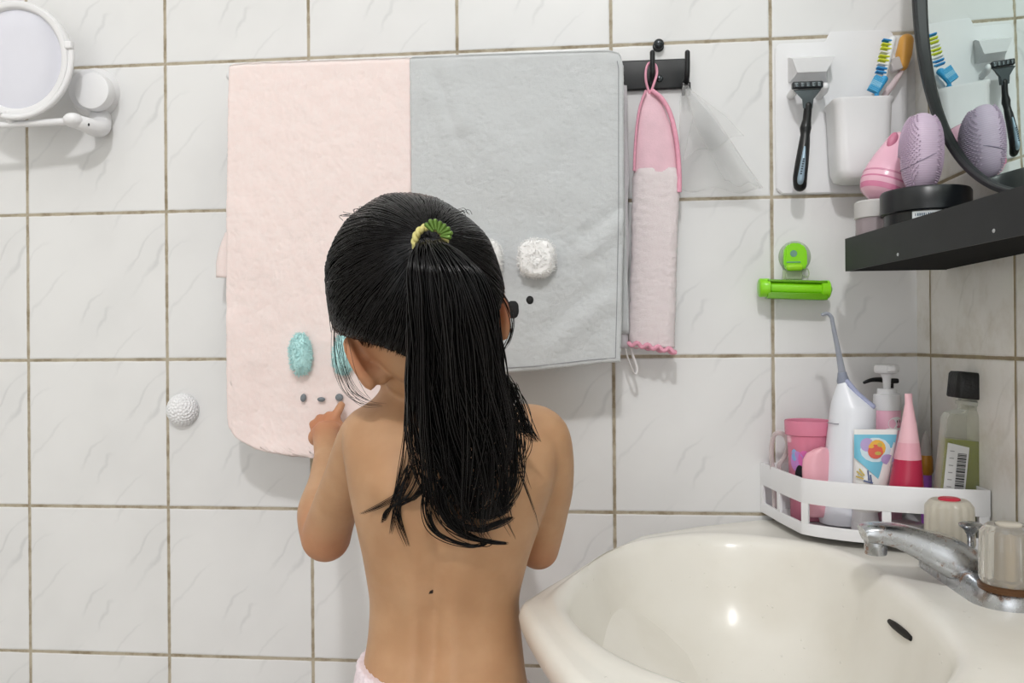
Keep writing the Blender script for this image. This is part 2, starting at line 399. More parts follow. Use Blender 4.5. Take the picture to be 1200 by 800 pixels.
# ================================================================ TOWEL BAR AND TOWELS
BY, BZ = -.052, 1.334-.010
bar = thing('towel_bar', 'white round towel bar on the back wall, mostly under the two towels', 'towel rail', (.55, 0, BZ))
bl, br_ = at(272, 75, BY).x, at(721, 60, BY).x
obj('rail', MB().capsule([(bl, BY, BZ-.001), ((bl+br_)/2, BY, BZ), (br_, BY, BZ+.001)], .0075, 20), white_plastic, bar, 60)
for sx in (bl+.03, br_-.03):
    obj('bracket', MB().tube([(sx, 0, BZ-.002), (sx, -.02, BZ-.002), (sx, BY, BZ)], [.011, .008, .008], 20).lathe([(.021, 0), (.021, .003), (.017, .007), (.012, .009)], (sx, 0, BZ-.002), (0, -1, 0), 32), white_plastic, bar, 50)

def towel(name, label, mat_, L, Rr, TOP, BOT, Yf, bulge, back_len, back_dx, nj=130, ni=190, th=.007, noise_amp=.0010):
    """front panel outline given by edge curves; the cloth passes over the bar and hangs behind"""
    root = thing(name, label, 'towel', (0, 0, 0))
    p = at(sum(x for x, _ in TOP)/len(TOP), 66, BY); root.location = (p.x, BY, BZ); LOC[root.name] = Vector(root.location)
    G = []
    lx, ly = [q[1] for q in L], [q[0] for q in L]; rx, ry = [q[1] for q in Rr], [q[0] for q in Rr]
    def front(s, t):
        yt = interp(s, [q[0] for q in TOP], [q[1] for q in TOP]); yb = interp(s, [q[0] for q in BOT], [q[1] for q in BOT])
        py = yt+(yb-yt)*t
        xl = interp(py, lx, ly); xr = interp(py, rx, ry); px = xl+(xr-xl)*s
        Y = Yf - bulge(px, py, s, t)
        q = at(px, py, Y); return q, px, py
    s_ = [j/(nj-1) for j in range(nj)]
    rad = abs(Yf-BY)
    back = []
    nb = 40
    for i in range(nb):
        row = []
        for s in s_:
            q, _, _ = front(s, .02); z = BZ - back_len*(1-i/nb)
            k = 1-i/nb
            row.append(Vector((q.x+back_dx*k*(1 if s < .5 else 1)*(1), BY+rad*.75 + .004*math.sin(s*9)*k, z)))
        back.append(row)
    arc = []
    for i in range(9):
        a = PI*i/9; row = []
        for s in s_:
            q, _, _ = front(s, 0.); row.append(Vector((q.x, BY+rad*math.cos(a)*(.75 if a < PI/2 else 1), q.z-.008+rad*.62*math.sin(a))))
        arc.append(row)
    fr = []
    for i in range(ni):
        tt = i/(ni-1); row = []
        for s in s_:
            q, px, py = front(s, .004+.996*tt)
            nz = mnoise.noise(q*60)*noise_amp + mnoise.noise(q*260)*noise_amp*.7+mnoise.noise(q*420)*noise_amp*.4 + mnoise.noise(q*9)*noise_amp*.8
            e = min(s, 1-s, 1-tt)
            row.append(Vector((q.x + mnoise.noise(q*55)*.0006, q.y-nz, q.z + (mnoise.noise(q*40)*.0012 if tt > .97 else 0))))
        fr.append(row)
    # blend top of the front into the arc
    for i in range(6):
        k = (i+1)/7
        for j in range(nj):
            fr[i][j].y = (BY-rad)*(1-k)+fr[i][j].y*k
    fr2 = fr
    G = back+arc+fr2
    mbt = MB().sheet(G, th)
    o = obj('cloth', mbt, mat_, root, 180)
    return root, front
def gl(px, py, x0, y0, x1, y1, wd):        # soft ridge along a line, in towel drawing units
    dx, dy = x1-x0, y1-y0; L2 = dx*dx+dy*dy; t_ = max(0, min(1, ((px-x0)*dx+(py-y0)*dy)/L2))
    q = math.hypot(px-x0-dx*t_, py-y0-dy*t_); return math.exp(-(q/wd)**2)
pink_terry = fabric('pink_terry', 'fff5f2', 'ffece8', 1300., .55, .002, 90.)
grey_terry = fabric('grey_plush', 'e1e4e6', 'd8dbdd', 1200., .65, .0025, 55.)
def pb(px, py, s, t):
    return .003*gl(px, py, 285, 250, 300, 420, 14)+.004*gl(px, py, 270, 380, 285, 500, 16)+.004*s*t - .003*gl(px, py, 300, 340, 310, 480, 18)+.006*gl(px, py, 275, 525, 440, 545, 16)
pink_t, pfront = towel('pink_towel', 'pale pink terry towel with light blue ears, hanging left on the towel bar', pink_terry,
    L=[(270, 60), (268, 110), (266, 250), (266, 330), (266, 430), (267, 490), (270, 512), (280, 526), (300, 533), (330, 537)],
    Rr=[(483, 60), (483, 300), (480, 400), (470, 530), (466, 545)],
    TOP=[(0, 76), (.1, 74), (1, 68)], BOT=[(0, 500), (.05, 518), (.12, 529), (.25, 535), (.5, 541), (.75, 541), (1, 538)], Yf=-.066, bulge=pb, back_len=.30, back_dx=-.012)
# the back layer's corner showing on the left
def gb(px, py, s, t):
    a = .0035*gl(px, py, 690, 295, 730, 262, 9)-.003*gl(px, py, 684, 275, 726, 245, 9)+.0035*gl(px, py, 650, 405, 712, 352, 12)-.0025*gl(px, py, 640, 385, 700, 335, 12)
    a += .003*gl(px, py, 500, 100, 530, 150, 14)+.003*gl(px, py, 530, 80, 545, 150, 10)-.003*gl(px, py, 513, 95, 535, 160, 8)+.002*gl(px, py, 640, 150, 700, 120, 25)+.003*gl(px, py, 560, 150, 640, 230, 30)
    return a+.006*t*(.4+.6*s)+.004*math.exp(-((s-1)/.05)**2)*(1-t)
grey_t, gfront = towel('grey_towel', 'light grey plush towel with two white ears, hanging right on the towel bar', grey_terry,
    L=[(480, 60), (481, 110), (483, 250), (486, 400), (490, 450)],
    Rr=[(724, 56), (727, 66), (731, 78), (731, 250), (729, 350), (727, 425), (726, 440)],
    TOP=[(0, 69), (.3, 66), (.6, 63.5), (.95, 61), (1, 63)], BOT=[(0, 441), (.4, 437), (.6, 434), (.85, 427), (1, 424)], Yf=-.072, bulge=gb, back_len=.335, back_dx=.0085)
def sewn(root, front_Y, nm, lab, px, py, rx, ry, rz, m, fn=None, dy=0., rot=0.):
    q = at(px, py, front_Y); k = (front_Y-CAM.y)/FPX
    M = Matrix.Rotation(rot, 3, 'Y')
    mb_ = MB().ell(q+V(0, dy, 0), (rx*k, rz, ry*k), M, 48, 32, 0, fn)
    if nm == 'sewn_ear':
        for _ in range(650):
            d_ = Vector(rng.normal(size=3)).normalized(); d_.y = -abs(d_.y); kk = fn(d_) if fn else 1.
            p_ = q+V(0, dy, 0)+M @ V(d_.x*rx*k*kk, d_.y*rz*kk, d_.z*ry*k*kk); nn = (M @ V(d_.x/rx, d_.y/(rz/k), d_.z/ry)).normalized()
            mb_.tube([p_-nn*.0006, p_+nn*.0012+Vector(rng.normal(size=3))*.0003, p_+nn*.0024+Vector(rng.normal(size=3))*.0008], [.00042, .00034, .00014], 4)
    return obj(nm, mb_, m, root, 180, lab)
def fuzz(amp, sc, dim=0.):
    def f(d):
        k = 1+amp*mnoise.noise(d*sc)+amp*.7*mnoise.noise(d*sc*2.7)
        if dim and d.y < 0: k -= dim*math.exp(-((d.x**2+(d.z-.05)**2)/.05))
        return k
    return f
def fuzz_box(d):
    k = fuzz(.05, 2.5, .3)(d)
    m_ = (abs(d.x)**3.5+abs(d.z)**3.5)**(-1/3.5) if abs(d.x)+abs(d.z) > .05 else 1.
    return k*min(1.22, (1*.35+m_*.65 if abs(d.y) < .8 else 1.0))
blue_fluff = fabric('light_blue_fluff', 'cdf3f2', 'c2ecec', 1600., .15, .001, 140.)
white_fluff = fabric('white_fluff', 'ffffff', 'fdfcfb', 1600., .15, .001, 140.)
sewn(pink_t, -.077, 'sewn_ear', 'fluffy light blue sewn ear', 353, 415, 13.5, 25, .012, blue_fluff, fuzz(.10, 4., .25), rot=-.05)
sewn(pink_t, -.077, 'sewn_ear', 'fluffy light blue sewn ear', 404, 414, 13.5, 25, .012, blue_fluff, fuzz(.10, 4., .25), rot=.1)
grey_thread = mat('grey_thread', '7e858b', .6, var=.1, vscale=800.)
sewn(pink_t, -.0745, 'embroidered_eye', 'grey embroidered eye', 355.5, 466, 3.6, 5, .0022, grey_thread, rot=.2)
sewn(pink_t, -.0750, 'embroidered_nose', 'grey embroidered nose', 376.5, 467.5, 5, 3.2, .0022, grey_thread, lambda d: 1-.25*max(0, d.z))
sewn(pink_t, -.0755, 'embroidered_eye', 'grey embroidered eye', 397.5, 465.5, 4.8, 4.4, .0022, grey_thread)
sewn(grey_t, -.083, 'sewn_ear', 'fluffy white sewn ear', 629, 303, 21.5, 22, .015, white_fluff, fuzz_box)
sewn(grey_t, -.083, 'sewn_ear', 'fluffy white sewn ear', 568, 304, 20.5, 23, .015, white_fluff, fuzz_box)
blk_thread = mat('black_thread', '121316', .65, var=.1, vscale=900.)
sewn(grey_t, -.0785, 'embroidered_nose', 'black embroidered nose', 601, 362.5, 7.2, 10.5, .0025, blk_thread, lambda d: (abs(d.x)**2.6+abs(d.z)**2.6+abs(d.y)**2.6)**(-1/2.6))
sewn(grey_t, -.0785, 'embroidered_eye', 'black embroidered eye', 621, 351.5, 4.5, 5, .0025, blk_thread)
sewn(grey_t, -.0785, 'embroidered_eye', 'black embroidered eye', 579, 355, 4.5, 5, .0025, blk_thread)
# hem stitching of the grey towel
hem = MB(); pts = []
for i in range(41):
    q, px, py = gfront(.975, .03+.955*i/40); pts.append(q+V(0, -.0042, 0))
for i in range(60):
    q, px, py = gfront(.975-.95*i/59, .985); pts.append(q+V(0, -.0042, 0))
hem.tube(pts, .00045, 6); obj('hem_seam', hem, mat('grey_seam', '9a9ca1', .9), grey_t, 60, 'darker grey stitched seam')
lp = [at(733, 408, -.035), at(736, 420, -.035), at(741, 433, -.034), at(745, 438, -.033), at(746, 430, -.032), at(742, 418, -.032), at(739, 408, -.032)]
obj('hanging_loop', MB().tube(bez(lp, 8), .0022, 8, flat=.5), mat('white_cotton_tape', 'e9e6e6', .8), grey_t, 60, 'white hanging loop')
# pale back layer strip visible beside the grey towel
G = []
for i in range(60):
    py = 100+(408-100)*i/59; row = []
    for j in range(8):
        px = 715+(736.5-715 - (2 if i < 10 else 0))*j/7 + .8*math.sin(i*.4)
        row.append(at(px, py, -.034-.002*math.sin(j*.8)))
    G.append(row)
obj('back_layer_edge', MB().sheet(G, .004), fabric('pale_lilac_plush', 'dcd8dc', 'cfcbd0', 1300., .6, .002), grey_t, 180, 'pale underside edge behind the front layer')
G = []
for i in range(34):
    py = 272+(325-272)*i/33; row = []
    x0 = 265-11*math.sin(min(1, i/26)*PI/2)
    for j in range(12):
        px = x0+(290-x0)*j/11
        yy = py+(3*(j/11)**1.5 if i > 28 else 0)
        row.append(at(px, yy, -.036-.003*math.sin(j*.5)))
    G.append(row)
obj('back_layer_corner', MB().sheet(G, .006), pink_terry, pink_t, 180)

# ================================================================ HOOK RAIL, SCREW KNOB, MITT, SHEER BAG
hr = thing('hook_rail', 'short black metal rail with two hooks on the back wall', 'hook', tuple(at(769, 88, 0)))
a, b = at(722, 72, -.004), at(808, 104, -.004)
obj('plate', MB().box(((a.x+b.x)/2, -.004, (a.z+b.z)/2), (b.x-a.x, .0065, a.z-b.z), .0025), black_metal, hr, 50)
for px in (763, 803):
    q = at(px, 92, -.008)
    pth = [V(q.x, -.006, q.z-.004), V(q.x, -.020, q.z-.008), V(q.x, -.030, q.z-.002), V(q.x, -.033, q.z+.010), V(q.x, -.034, q.z+.024)]
    hk = obj('hook', MB().capsule(bez(pth, 8), .0032, 14), black_metal, hr, 60)
    if px == 803:
        for dx in (-.0035, .003):
            obj('clip_tip', MB().box((q.x+dx, -.020, q.z-.017), (.0042, .006, .016), .001), black_plastic, hk, 40)
q = at(773, 92, -.008); obj('screw', MB().lathe([(.0045, 0), (.0042, .0015), (.002, .0025)], (q.x, -.0075, q.z), (0, -1, 0), 20), mat('dark_screw', '3a3d40', .25, .8), hr, 50)
q = at(772, 52, -.008)
kn = thing('wall_stud', 'small round black stud on the wall just above the hook rail', 'stud', (q.x, 0, q.z))
obj('head', MB().lathe([(.003, 0), (.0035, .004), (.0062, .0065), (.0066, .010), (.0052, .0125), (.002, .0135)], (q.x, 0, q.z), (0, -1, 0), 28), mat('dark_stud_metal', '3c3f42', .25, .7), kn, 50)
obj('washer', MB().lathe([(.0072, -.0005), (.0072, .0012), (.005, .002)], (q.x, 0, q.z), (0, -1, 0), 28), black_metal, kn, 50)

mt = thing('bath_mitt', 'long pink exfoliating bath mitt hanging by its loop from the left hook', 'bath mitt', tuple(at(765, 90, -.034)))
satin = mat('pink_satin', 'ecc3cf', .5, var=.05, vscale=40., bump=.2, bscale=500., sheen=.4)
mitt_terry = fabric('mitt_terry', 'fff7f7', 'fbeef0', 1100., .7, .0025, 120.)
pink_trim = mat('pink_trim', 'f0a9bf', .7, var=.05, vscale=200., bump=.3, bscale=900.)
def mitt(yl, xl, xr, Y, dep, m, name, n=60, nz=0.):
    R = []
    for i in range(n):
        py = yl[0]+(yl[-1]-yl[0])*i/(n-1); a_, b_ = interp(py, yl, xl), interp(py, yl, xr)
        A, B = at(a_, py, Y), at(b_, py, Y); c = (A+B)/2; hw = (B-A).length/2; dd = interp(py, yl, dep); ring = []
        for j in range(40):
            an = 2*PI*j/40; e = .75; ca, sa = math.cos(an), math.sin(an)
            p = V(c.x+hw*math.copysign(abs(ca)**e, ca), Y+dd*math.copysign(abs(sa)**e, sa), c.z)
            if nz:
                p += V(ca, sa, .3)*(nz*mnoise.noise(p*150)+nz*.6*mnoise.noise(p*420)); p.y += .003*math.exp(-((ca-.15)/.25)**2) if sa < 0 else 0
            ring.append(p)
        R.append(ring)
    return obj(name, MB().rings(R), m, mt, 180)
mitt([106, 112, 130, 150, 175, 204], [757, 752, 748, 745.5, 743.5, 742.5], [764, 771, 780, 787, 792, 795], -.030, [.002, .004, .006, .008, .009, .009], satin, 'satin_top')
mitt([198, 203, 215, 250, 300, 350, 395, 407], [745, 742.5, 741, 740.5, 739.5, 738, 737, 738], [793, 796, 797, 795, 793, 792, 790, 790.5], -.030, [.010, .012, .0125, .0125, .0125, .013, .0135, .012], mitt_terry, 'terry_body', 120, .0012)
hemp = [at(737+54*i/30, 402+9*(i/30)+2.2*math.sin(i*.9), -.0435+.001*math.sin(i)) for i in range(31)]
hemp2 = [at(791-54*i/30, 412-9*(i/30)+2.*math.sin(i*.8), -.018) for i in range(31)]
obj('hem', MB().tube(hemp+hemp2, .0026, 10, closed=True), pink_trim, mt, 60, 'bright pink overlocked hem')
edge = [at(*p, -.0385) for p in ((757, 106), (750, 125), (746, 150), (744, 175), (743, 200))]
edge2 = [at(*p, -.0375) for p in ((764, 106), (775, 115), (784, 130), (790, 150), (794, 175), (796, 205), (796, 225))]
obj('edging', MB().tube(bez(edge, 6), .0016, 8).tube(bez(edge2, 6), .0030, 8), pink_trim, mt, 60)
hook_q = at(763, 92, -.008)
loop = [at(761, 110, -.032), at(757, 95, -.033), at(757, 83, -.031), at(759.5, 75.5, -.029), at(764, 74, -.0275), at(768.5, 78, -.029), at(769.5, 87, -.031), at(766, 99, -.0335), at(762, 110, -.032)]
obj('loop', MB().tube(bez(loop, 6), .0027, 10, flat=.6), pink_trim, mt, 60)

sheer = NT('sheer_white_net'); sheer.p(Base_Color=lin('f2f3f3'), Roughness=.5, Specular_IOR_Level=.3)
tr = sheer.n('ShaderNodeBsdfTransparent'); tl = sheer.n('ShaderNodeBsdfTranslucent', {0: lin('f0f0f0')})
m1 = sheer.n('ShaderNodeMixShader', {0: .5, 1: sheer.b.outputs[0], 2: tl.outputs[0]})
lw = sheer.n('ShaderNodeLayerWeight', {'Blend': .3}).outputs['Facing']
m2 = sheer.n('ShaderNodeMixShader', {0: .7, 1: m1.outputs[0], 2: tr.outputs[0]})
sheer.set(m2.inputs[0], sheer.math('SUBTRACT', .80, sheer.math('MULTIPLY', lw, .18)))
sheer.set(sheer.out.inputs[0], m2.outputs[0]); sheer = sheer.m
bag = thing('net_bag', 'sheer white net bag hanging in folds from the right hook', 'bag', tuple(at(803, 100, -.034)))
def sheerfold(pts_l, pts_r, Ya, Yb, ph, amp=.006):
    G = []
    for i in range(36):
        t_ = i/35; row = []
        for j in range(30):
            s = j/29
            xl = interp(t_, [q[0] for q in pts_l], [q[1] for q in pts_l]); yl = interp(t_, [q[0] for q in pts_l], [q[2] for q in pts_l])
            xr = interp(t_, [q[0] for q in pts_r], [q[1] for q in pts_r]); yr = interp(t_, [q[0] for q in pts_r], [q[2] for q in pts_r])
            Y = Ya+(Yb-Ya)*t_ + amp*t_*math.sin(s*7+ph+2*t_)
            row.append(at(xl+(xr-xl)*s, yl+(yr-yl)*s + 3*t_*math.sin(s*11+ph), Y))
        G.append(row)
    return MB().sheet(G, .0006)
obj('net', sheerfold([(0, 800, 100), (.3, 796, 120), (1, 797, 222)], [(0, 806, 100), (.25, 832, 128), (1, 893, 224)], -.030, -.020, 0.), sheer, bag, 180)
obj('net_fold', sheerfold([(0, 803, 104), (.4, 812, 135), (1, 800, 186)], [(0, 808, 104), (.4, 850, 135), (1, 872, 158)], -.036, -.038, 2., .005), sheer, bag, 180)
obj('net_fold', sheerfold([(0, 803, 106), (.5, 815, 150), (1, 850, 215)], [(0, 808, 106), (.4, 838, 140), (1, 894, 218)], -.033, -.030, 4., .004), sheer, bag, 180)

# ================================================================ WALL MIRROR AT LEFT, GOLF BALL DOME
mm = thing('magnifying_mirror', 'round white magnifying mirror on a swing arm stuck to the wall, top left', 'mirror', tuple(at(112, 110, 0)))
MY = -.062
c = at(21, 70, MY); k = (MY-CAM.y)/FPX*1.0
obj('frame', MB().lathe([(.060*1, -.006), (70*k, -.006), (71*k, -.002), (71*k, .004), (69*k, .0075), (64*k, .008), (61.5*k, .006), (60.5*k, .002), (60*k, .0005)], c, (0, -1, -.06), 72, cap1=False), white_plastic, mm, 50)
tmi = NT('painted_reflection_glass'); tmi.p(Base_Color=lin('e4e5f0'), Metallic=.25, Roughness=.18); tmi = tmi.m  # pale lavender paints in the bright ceiling reflection
obj('mirror_glass', MB().lathe([(61*k, .0), (61*k, .0022), (59.5*k, .0028), (30*k, .0030)], c, (0, -1, -.06), 72), tmi, mm, 50)
yk = []
for i in range(30):
    a_ = math.radians(8-112*i/29); yk.append(c+V(72.8*k*math.cos(a_), -.003, 72.8*k*math.sin(a_)))
obj('yoke', MB().capsule(yk, .0036, 14).box(yk[0]+V(-.001, -.002, .003), (.010, .009, .010), .002), white_plastic, mm, 50)
q = at(113, 110, 0)
obj('suction_base', MB().lathe([(.034, 0), (.034, .004), (.0315, .010), (.027, .014), (.027, .020)], (q.x, 0, q.z), (0, -1, 0), 56), white_plastic, mm, 50)
q2 = at(107, 106, -.034)
obj('dial', MB().lathe([(.0235, 0), (.0245, .002), (.0245, .013), (.0235, .0155), (.02, .0165)], (q2.x, -.018, q2.z), (0, -1, 0), 56), white_plastic, mm, 50)
e0, e1, e2 = at(-20, 148, -.058), at(30, 145, -.056), at(84, 142, -.052)
obj('arm', MB().capsule([e0, e1, e2], [.0042, .0044, .0048], 16), white_plastic, mm, 60)
q5 = at(12, 143, -.060); obj('clip', MB().capsule([q5+V(0, .004, .0), q5+V(0, -.001, .012)], .006, 14), white_plastic, mm, 60)
obj('joint', MB().ell(at(86, 141, -.056), (.0125, .012, .0095), None, 32, 20), white_plastic, mm, 60)
bk = [at(88, 142, -.054), at(100, 146, -.045), at(112, 150, -.030), at(118, 148, -.014), at(118, 138, -.004)]
obj('elbow_bracket', MB().capsule(bez(bk, 6), [.0085]*1+list(np.linspace(.009, .014, 24)), 20), white_plastic, mm, 60)
q6 = at(104, 146, -.060); obj('screw_hole', MB().ell(q6, (.0013, .001, .002)), mat('dark_hole', '222426', .6), mm, 60)

q = at(215, 480, 0)
bm_ = bmesh.new(); bmesh.ops.create_icosphere(bm_, subdivisions=6, radius=1.)
dirs = []
ng = 300
for i in range(ng):
    z = 1-2*(i+.5)/ng; a_ = i*2.399963; r_ = math.sqrt(1-z*z); dirs.append((r_*math.cos(a_), z, r_*math.sin(a_)))
D = np.array(dirs); rad = .0225
for v in bm_.verts:
    d_ = np.array(v.co); m_ = D@d_; ang = math.acos(min(1, m_.max())); dim = max(0, 1-(ang/.105)**2)
    k_ = 1-.085*dim; y_ = v.co.y*k_
    v.co = Vector((v.co.x*k_*rad, y_*rad*.75 if y_ < 0 else y_*.002, v.co.z*k_*rad))
dome = obj('wall_bumper', MB().bm(bm_, Matrix.Translation((q.x, -.001, q.z))), white_plastic, None, 180, loc=(q.x, 0, q.z))
tag(dome, 'small white dimpled half ball stuck on the tiles left of the pink towel', 'wall bumper')

# ================================================================ RAZOR / TOOTHBRUSH HOLDER
th_ = thing('toothbrush_holder', 'white plastic toothbrush cup holder with razor hook on the back wall', 'holder', tuple(at(985, 130, 0)))
hp = [(912, 52), (966, 50), (972, 38), (1040, 36), (1046, 41), (1046, 66), (1062, 70), (1062, 222), (1012, 226), (916, 228), (909, 222), (908, 58)]
obj('back_plate', MB().prism([at(x, y, -.0004) for x, y in hp], (0, -.004, 0), bev=.0012), white_plastic, th_, 40)
hx0, hx1 = at(923, 80, -.02), at(969, 80, -.02)
pl = [at(926, 69, -.004), at(970, 66, -.004), at(970, 72, -.030), at(960, 92, -.024), at(926, 92, -.024), at(921, 74, -.030)]
hb = MB()
a_, b_ = at(922, 70, -.004), at(970, 68, -.004)
hb.rings([[V(a_.x+.001, -.003, a_.z+.002), V(b_.x, -.003, a_.z+.002), V(b_.x, -.003, a_.z-.030), V(a_.x+.001, -.003, a_.z-.030)],
          [V(a_.x, -.018, a_.z-.002), V(b_.x+.001, -.018, a_.z-.001), V(b_.x-.006, -.018, a_.z-.026), V(a_.x+.006, -.018, a_.z-.026)],
          [V(a_.x, -.032, a_.z-.008), V(b_.x+.001, -.032, a_.z-.007), V(b_.x-.008, -.028, a_.z-.024), V(a_.x+.007, -.028, a_.z-.024)]])
obj('razor_hook', hb, white_plastic, th_, 30)
for px in (929, 963):
    q = at(px, 108.8, -.016); pr = MB().capsule([V(q.x, -.004, q.z), V(q.x, -.026, q.z), V(q.x, -.031, q.z+.003)], .005, 14)
    obj('razor_prong', pr, white_plastic, th_, 50)
cu = MB(); A, B = at(971, 122, -.03), at(1040, 122, -.03); Zb = at(1005, 214, -.03).z; cx = (A.x+B.x)/2; hw = (B.x-A.x)/2
def rrect(cx, cy, hx, hy, r, z, n=6):
    P = []
    for (sx, sy, a0) in ((1, 1, 0), (-1, 1, PI/2), (-1, -1, PI), (1, -1, 3*PI/2)):
        for i in range(n+1): a = a0+PI/2*i/n; P.append((cx+sx*(hx-r)+r*math.cos(a), cy+sy*(hy-r)+r*math.sin(a), z))
    return P
CY = -.031; hy = .027
cu.rings([rrect(cx, CY, hw*.62, hy*.7, .012, Zb), rrect(cx, CY, hw*.80, hy*.86, .014, Zb+.003), rrect(cx, CY, hw*.88, hy*.95, .014, Zb+.012), rrect(cx, CY, hw*.92, hy*.97, .013, Zb+.04), rrect(cx, CY, hw*.97, hy, .012, A.z-.006), rrect(cx, CY, hw*1.02, hy*1.04, .012, A.z-.003), rrect(cx, CY, hw*1.02, hy*1.04, .012, A.z), rrect(cx, CY, hw*.95, hy*.95, .011, A.z), rrect(cx, CY, hw*.88, hy*.9, .011, Zb+.02), rrect(cx, CY, hw*.7, hy*.7, .011, Zb+.006)])
obj('cup', cu, white_plastic, th_, 50)
# razor
rz = thing('razor', 'black and silver razor hanging on the white wall holder', 'razor', tuple(at(945, 105, -.03)))
RY = -.033
hd = MB(); a_, b_ = at(928, 96, RY), at(964, 96, RY); zc = at(946, 100, RY).z
hd.box(((a_.x+b_.x)/2, RY, zc), (b_.x-a_.x, .009, .0085), .002)
for i in range(5): hd.box((a_.x+.005+(b_.x-a_.x-.01)*i/4, RY-.0045, zc-.0005), (.0042, .002, .0055), .0008, m=1)
obj('head', hd, [mat('dark_gunmetal', '33373a', .35, .4), mat('razor_blade_steel', '6d7478', .25, .8)], rz, 40)
nk = MB().rings([[at(x, y, RY-dy_) for x, y, dy_ in ((930, 105, 0), (962, 104, 0), (962, 105, .005), (930, 106, .005))], [at(x, y, RY-dy_) for x, y, dy_ in ((940, 116, -.001), (953.5, 115.5, -.001), (953.5, 116, .006), (940, 116.5, .006))], [at(x, y, RY-dy_) for x, y, dy_ in ((941, 127, -.001), (952, 127, -.001), (952, 127, .006), (941, 127, .006))]])
obj('neck', nk, mat('grey_gunmetal', '4a5154', .3, .5), rz, 30)
hpath = [at(947, 124, RY-.003), at(945.5, 140, RY-.001), at(944, 150, RY), at(943.5, 158, RY-.001), at(942, 172, RY-.003), at(939.5, 192, RY-.005), at(937.5, 208, RY-.004), at(937.5, 217, RY-.002)]
obj('handle', MB().capsule(bez(hpath, 5), list(np.interp(np.linspace(0, 7, 36), range(8), [.0048, .0050, .0068, .0056, .0068, .0080, .0084, .0078])), 18), black_plastic, rz, 60)
ins = [at(943, 172, RY-.0108), at(941, 190, RY-.0136), at(938.5, 208, RY-.0130), at(938, 213, RY-.0115)]
obj('grip_inlay', MB().capsule(bez(ins, 5), list(np.interp(np.linspace(0, 3, 16), range(4), [.0012, .0030, .0040, .0034])), 14), mat('pale_blue_inlay', '9db4c4', .35, .3), rz, 60, 'pale blue grey inlay')
ltm = MB()
for i in range(7):
    p = at(942-i*.55, 186+i*2.9, RY-.0172); ltm.box(p, (.0022, .0008, .0015), .0002)
obj('inlay_marking', ltm, mat('dark_print', '28323c', .5), rz, 40)
# toothbrushes
def toothbrush(label, base, head, tip, col, brist, Yb=-.03):
    o = thing('toothbrush', label, 'toothbrush', tuple(at(base[0], base[1], Yb)), 'toothbrushes in the white wall cup')
    P = [at(base[0]-3, base[1]+60, Yb), at(base[0], base[1], Yb), at((base[0]*.45+head[0]*.55)+2, (base[1]*.45+head[1]*.55), Yb-.002), at(head[0], head[1], Yb-.004), at(tip[0], tip[1], Yb-.004)]
    obj('handle', MB().capsule(bez(P, 8), list(np.interp(np.linspace(0, 4, 33), range(5), [.0045, .0045, .0032, .0024, .0045])), 14, ), mat(label[:20], col, .3, spec=.5), o, 60)
    br = MB(); k_ = len(brist); A_, B_ = Vector(P[3]), Vector(P[4]); dirn = (B_-A_).normalized()
    side = V(-dirn.z, 0, dirn.x).normalized()
    if side.x > 0: side = -side
    for i in range(9):
        for j in range(3):
            p = A_.lerp(B_, -.05+1.0*i/8) + V(0, (j-1)*.0028, 0)
            br.tube([p, p+side*.0115], .00125, 7, m=min(k_-1, i*k_//9))
    obj('bristles', br, [mat('bristle_'+c_, c_, .6) for c_ in brist], o, 60)
toothbrush('toothbrush with yellow, white and blue bristles in the white wall cup', (1026, 122), (1038, 84), (1046, 47), 'f2f4f4', ['3d9ad6', 'f3f4ee', 'd9e23c', 'f3f4ee', 'd9e23c', '2f8fd0'])
toothbrush('bright blue toothbrush lying lowest in the white wall cup', (1021, 124), (1028, 108), (1036, 93), '38a5de', ['58b4e2', '8fcdec', '58b4e2'], -.040)
tb = thing('toothbrush', 'toothbrush with an orange head and pale handle behind the others in the wall cup', 'toothbrush', tuple(at(1040, 120, -.025)), 'toothbrushes in the white wall cup')
P = [at(1030, 180, -.025), at(1033, 122, -.026), at(1047, 98, -.024), at(1057, 82, -.020), at(1059, 66, -.020)]
obj('handle', MB().capsule(bez(P, 8), list(np.interp(np.linspace(0, 4, 33), range(5), [.0042, .0045, .0036, .003, .005])), 14), mat('pale_rose_plastic', 'dcc9cc', .3), tb, 60)
obj('orange_head', MB().capsule([at(1057, 76, -.022), at(1059, 64, -.022), at(1062, 48, -.022)], [.0075, .0095, .0085], 18), mat('orange_cap', 'dca24c', .4), tb, 60, 'orange brush head cover')
obj('head_guard', MB().box(at(1049, 76, -.024), (.013, .010, .016), .002, Matrix.Rotation(-.3, 3, 'Y')), mat('translucent_grey', 'c9c3c2', .3), tb, 50)

# ================================================================ ROUND MIRROR AND SHELF ON THE RIGHT WALL
mr = thing('round_wall_mirror', 'large round mirror with a thin black frame on the right wall', 'mirror', (XW, -.381, 1.3906))
RM = .2955; mc = (XW, -.381, 1.3906)
obj('frame', MB().lathe([(RM-.06, .0005), (RM-.06, .022), (RM-.003, .0225), (RM, .024), (RM, .034), (RM-.001, .0355), (RM-.0045, .0355), (RM-.0055, .0345), (RM-.0058, .030)], mc, (-1, 0, 0), 128, cap0=True, cap1=False), black_metal, mr, 40)
tm = NT('mirror_silver'); tm.p(Base_Color=lin('dcebe8'), Metallic=1., Roughness=.012); tm = tm.m
obj('mirror_glass', MB().lathe([(RM-.0055, .024), (RM-.0055, .0315), (RM-.007, .032), (.1, .032)], mc, (-1, 0, 0), 128), tm, mr, 30)
sh = thing('wall_shelf', 'black metal shelf with a raised edge on the right wall below the round mirror', 'shelf', (XW, -.35, 1.058))
SX0, SY1, SY0, SZ0, SZ1 = 1.063, -.0893, -.66, 1.0578, 1.0952
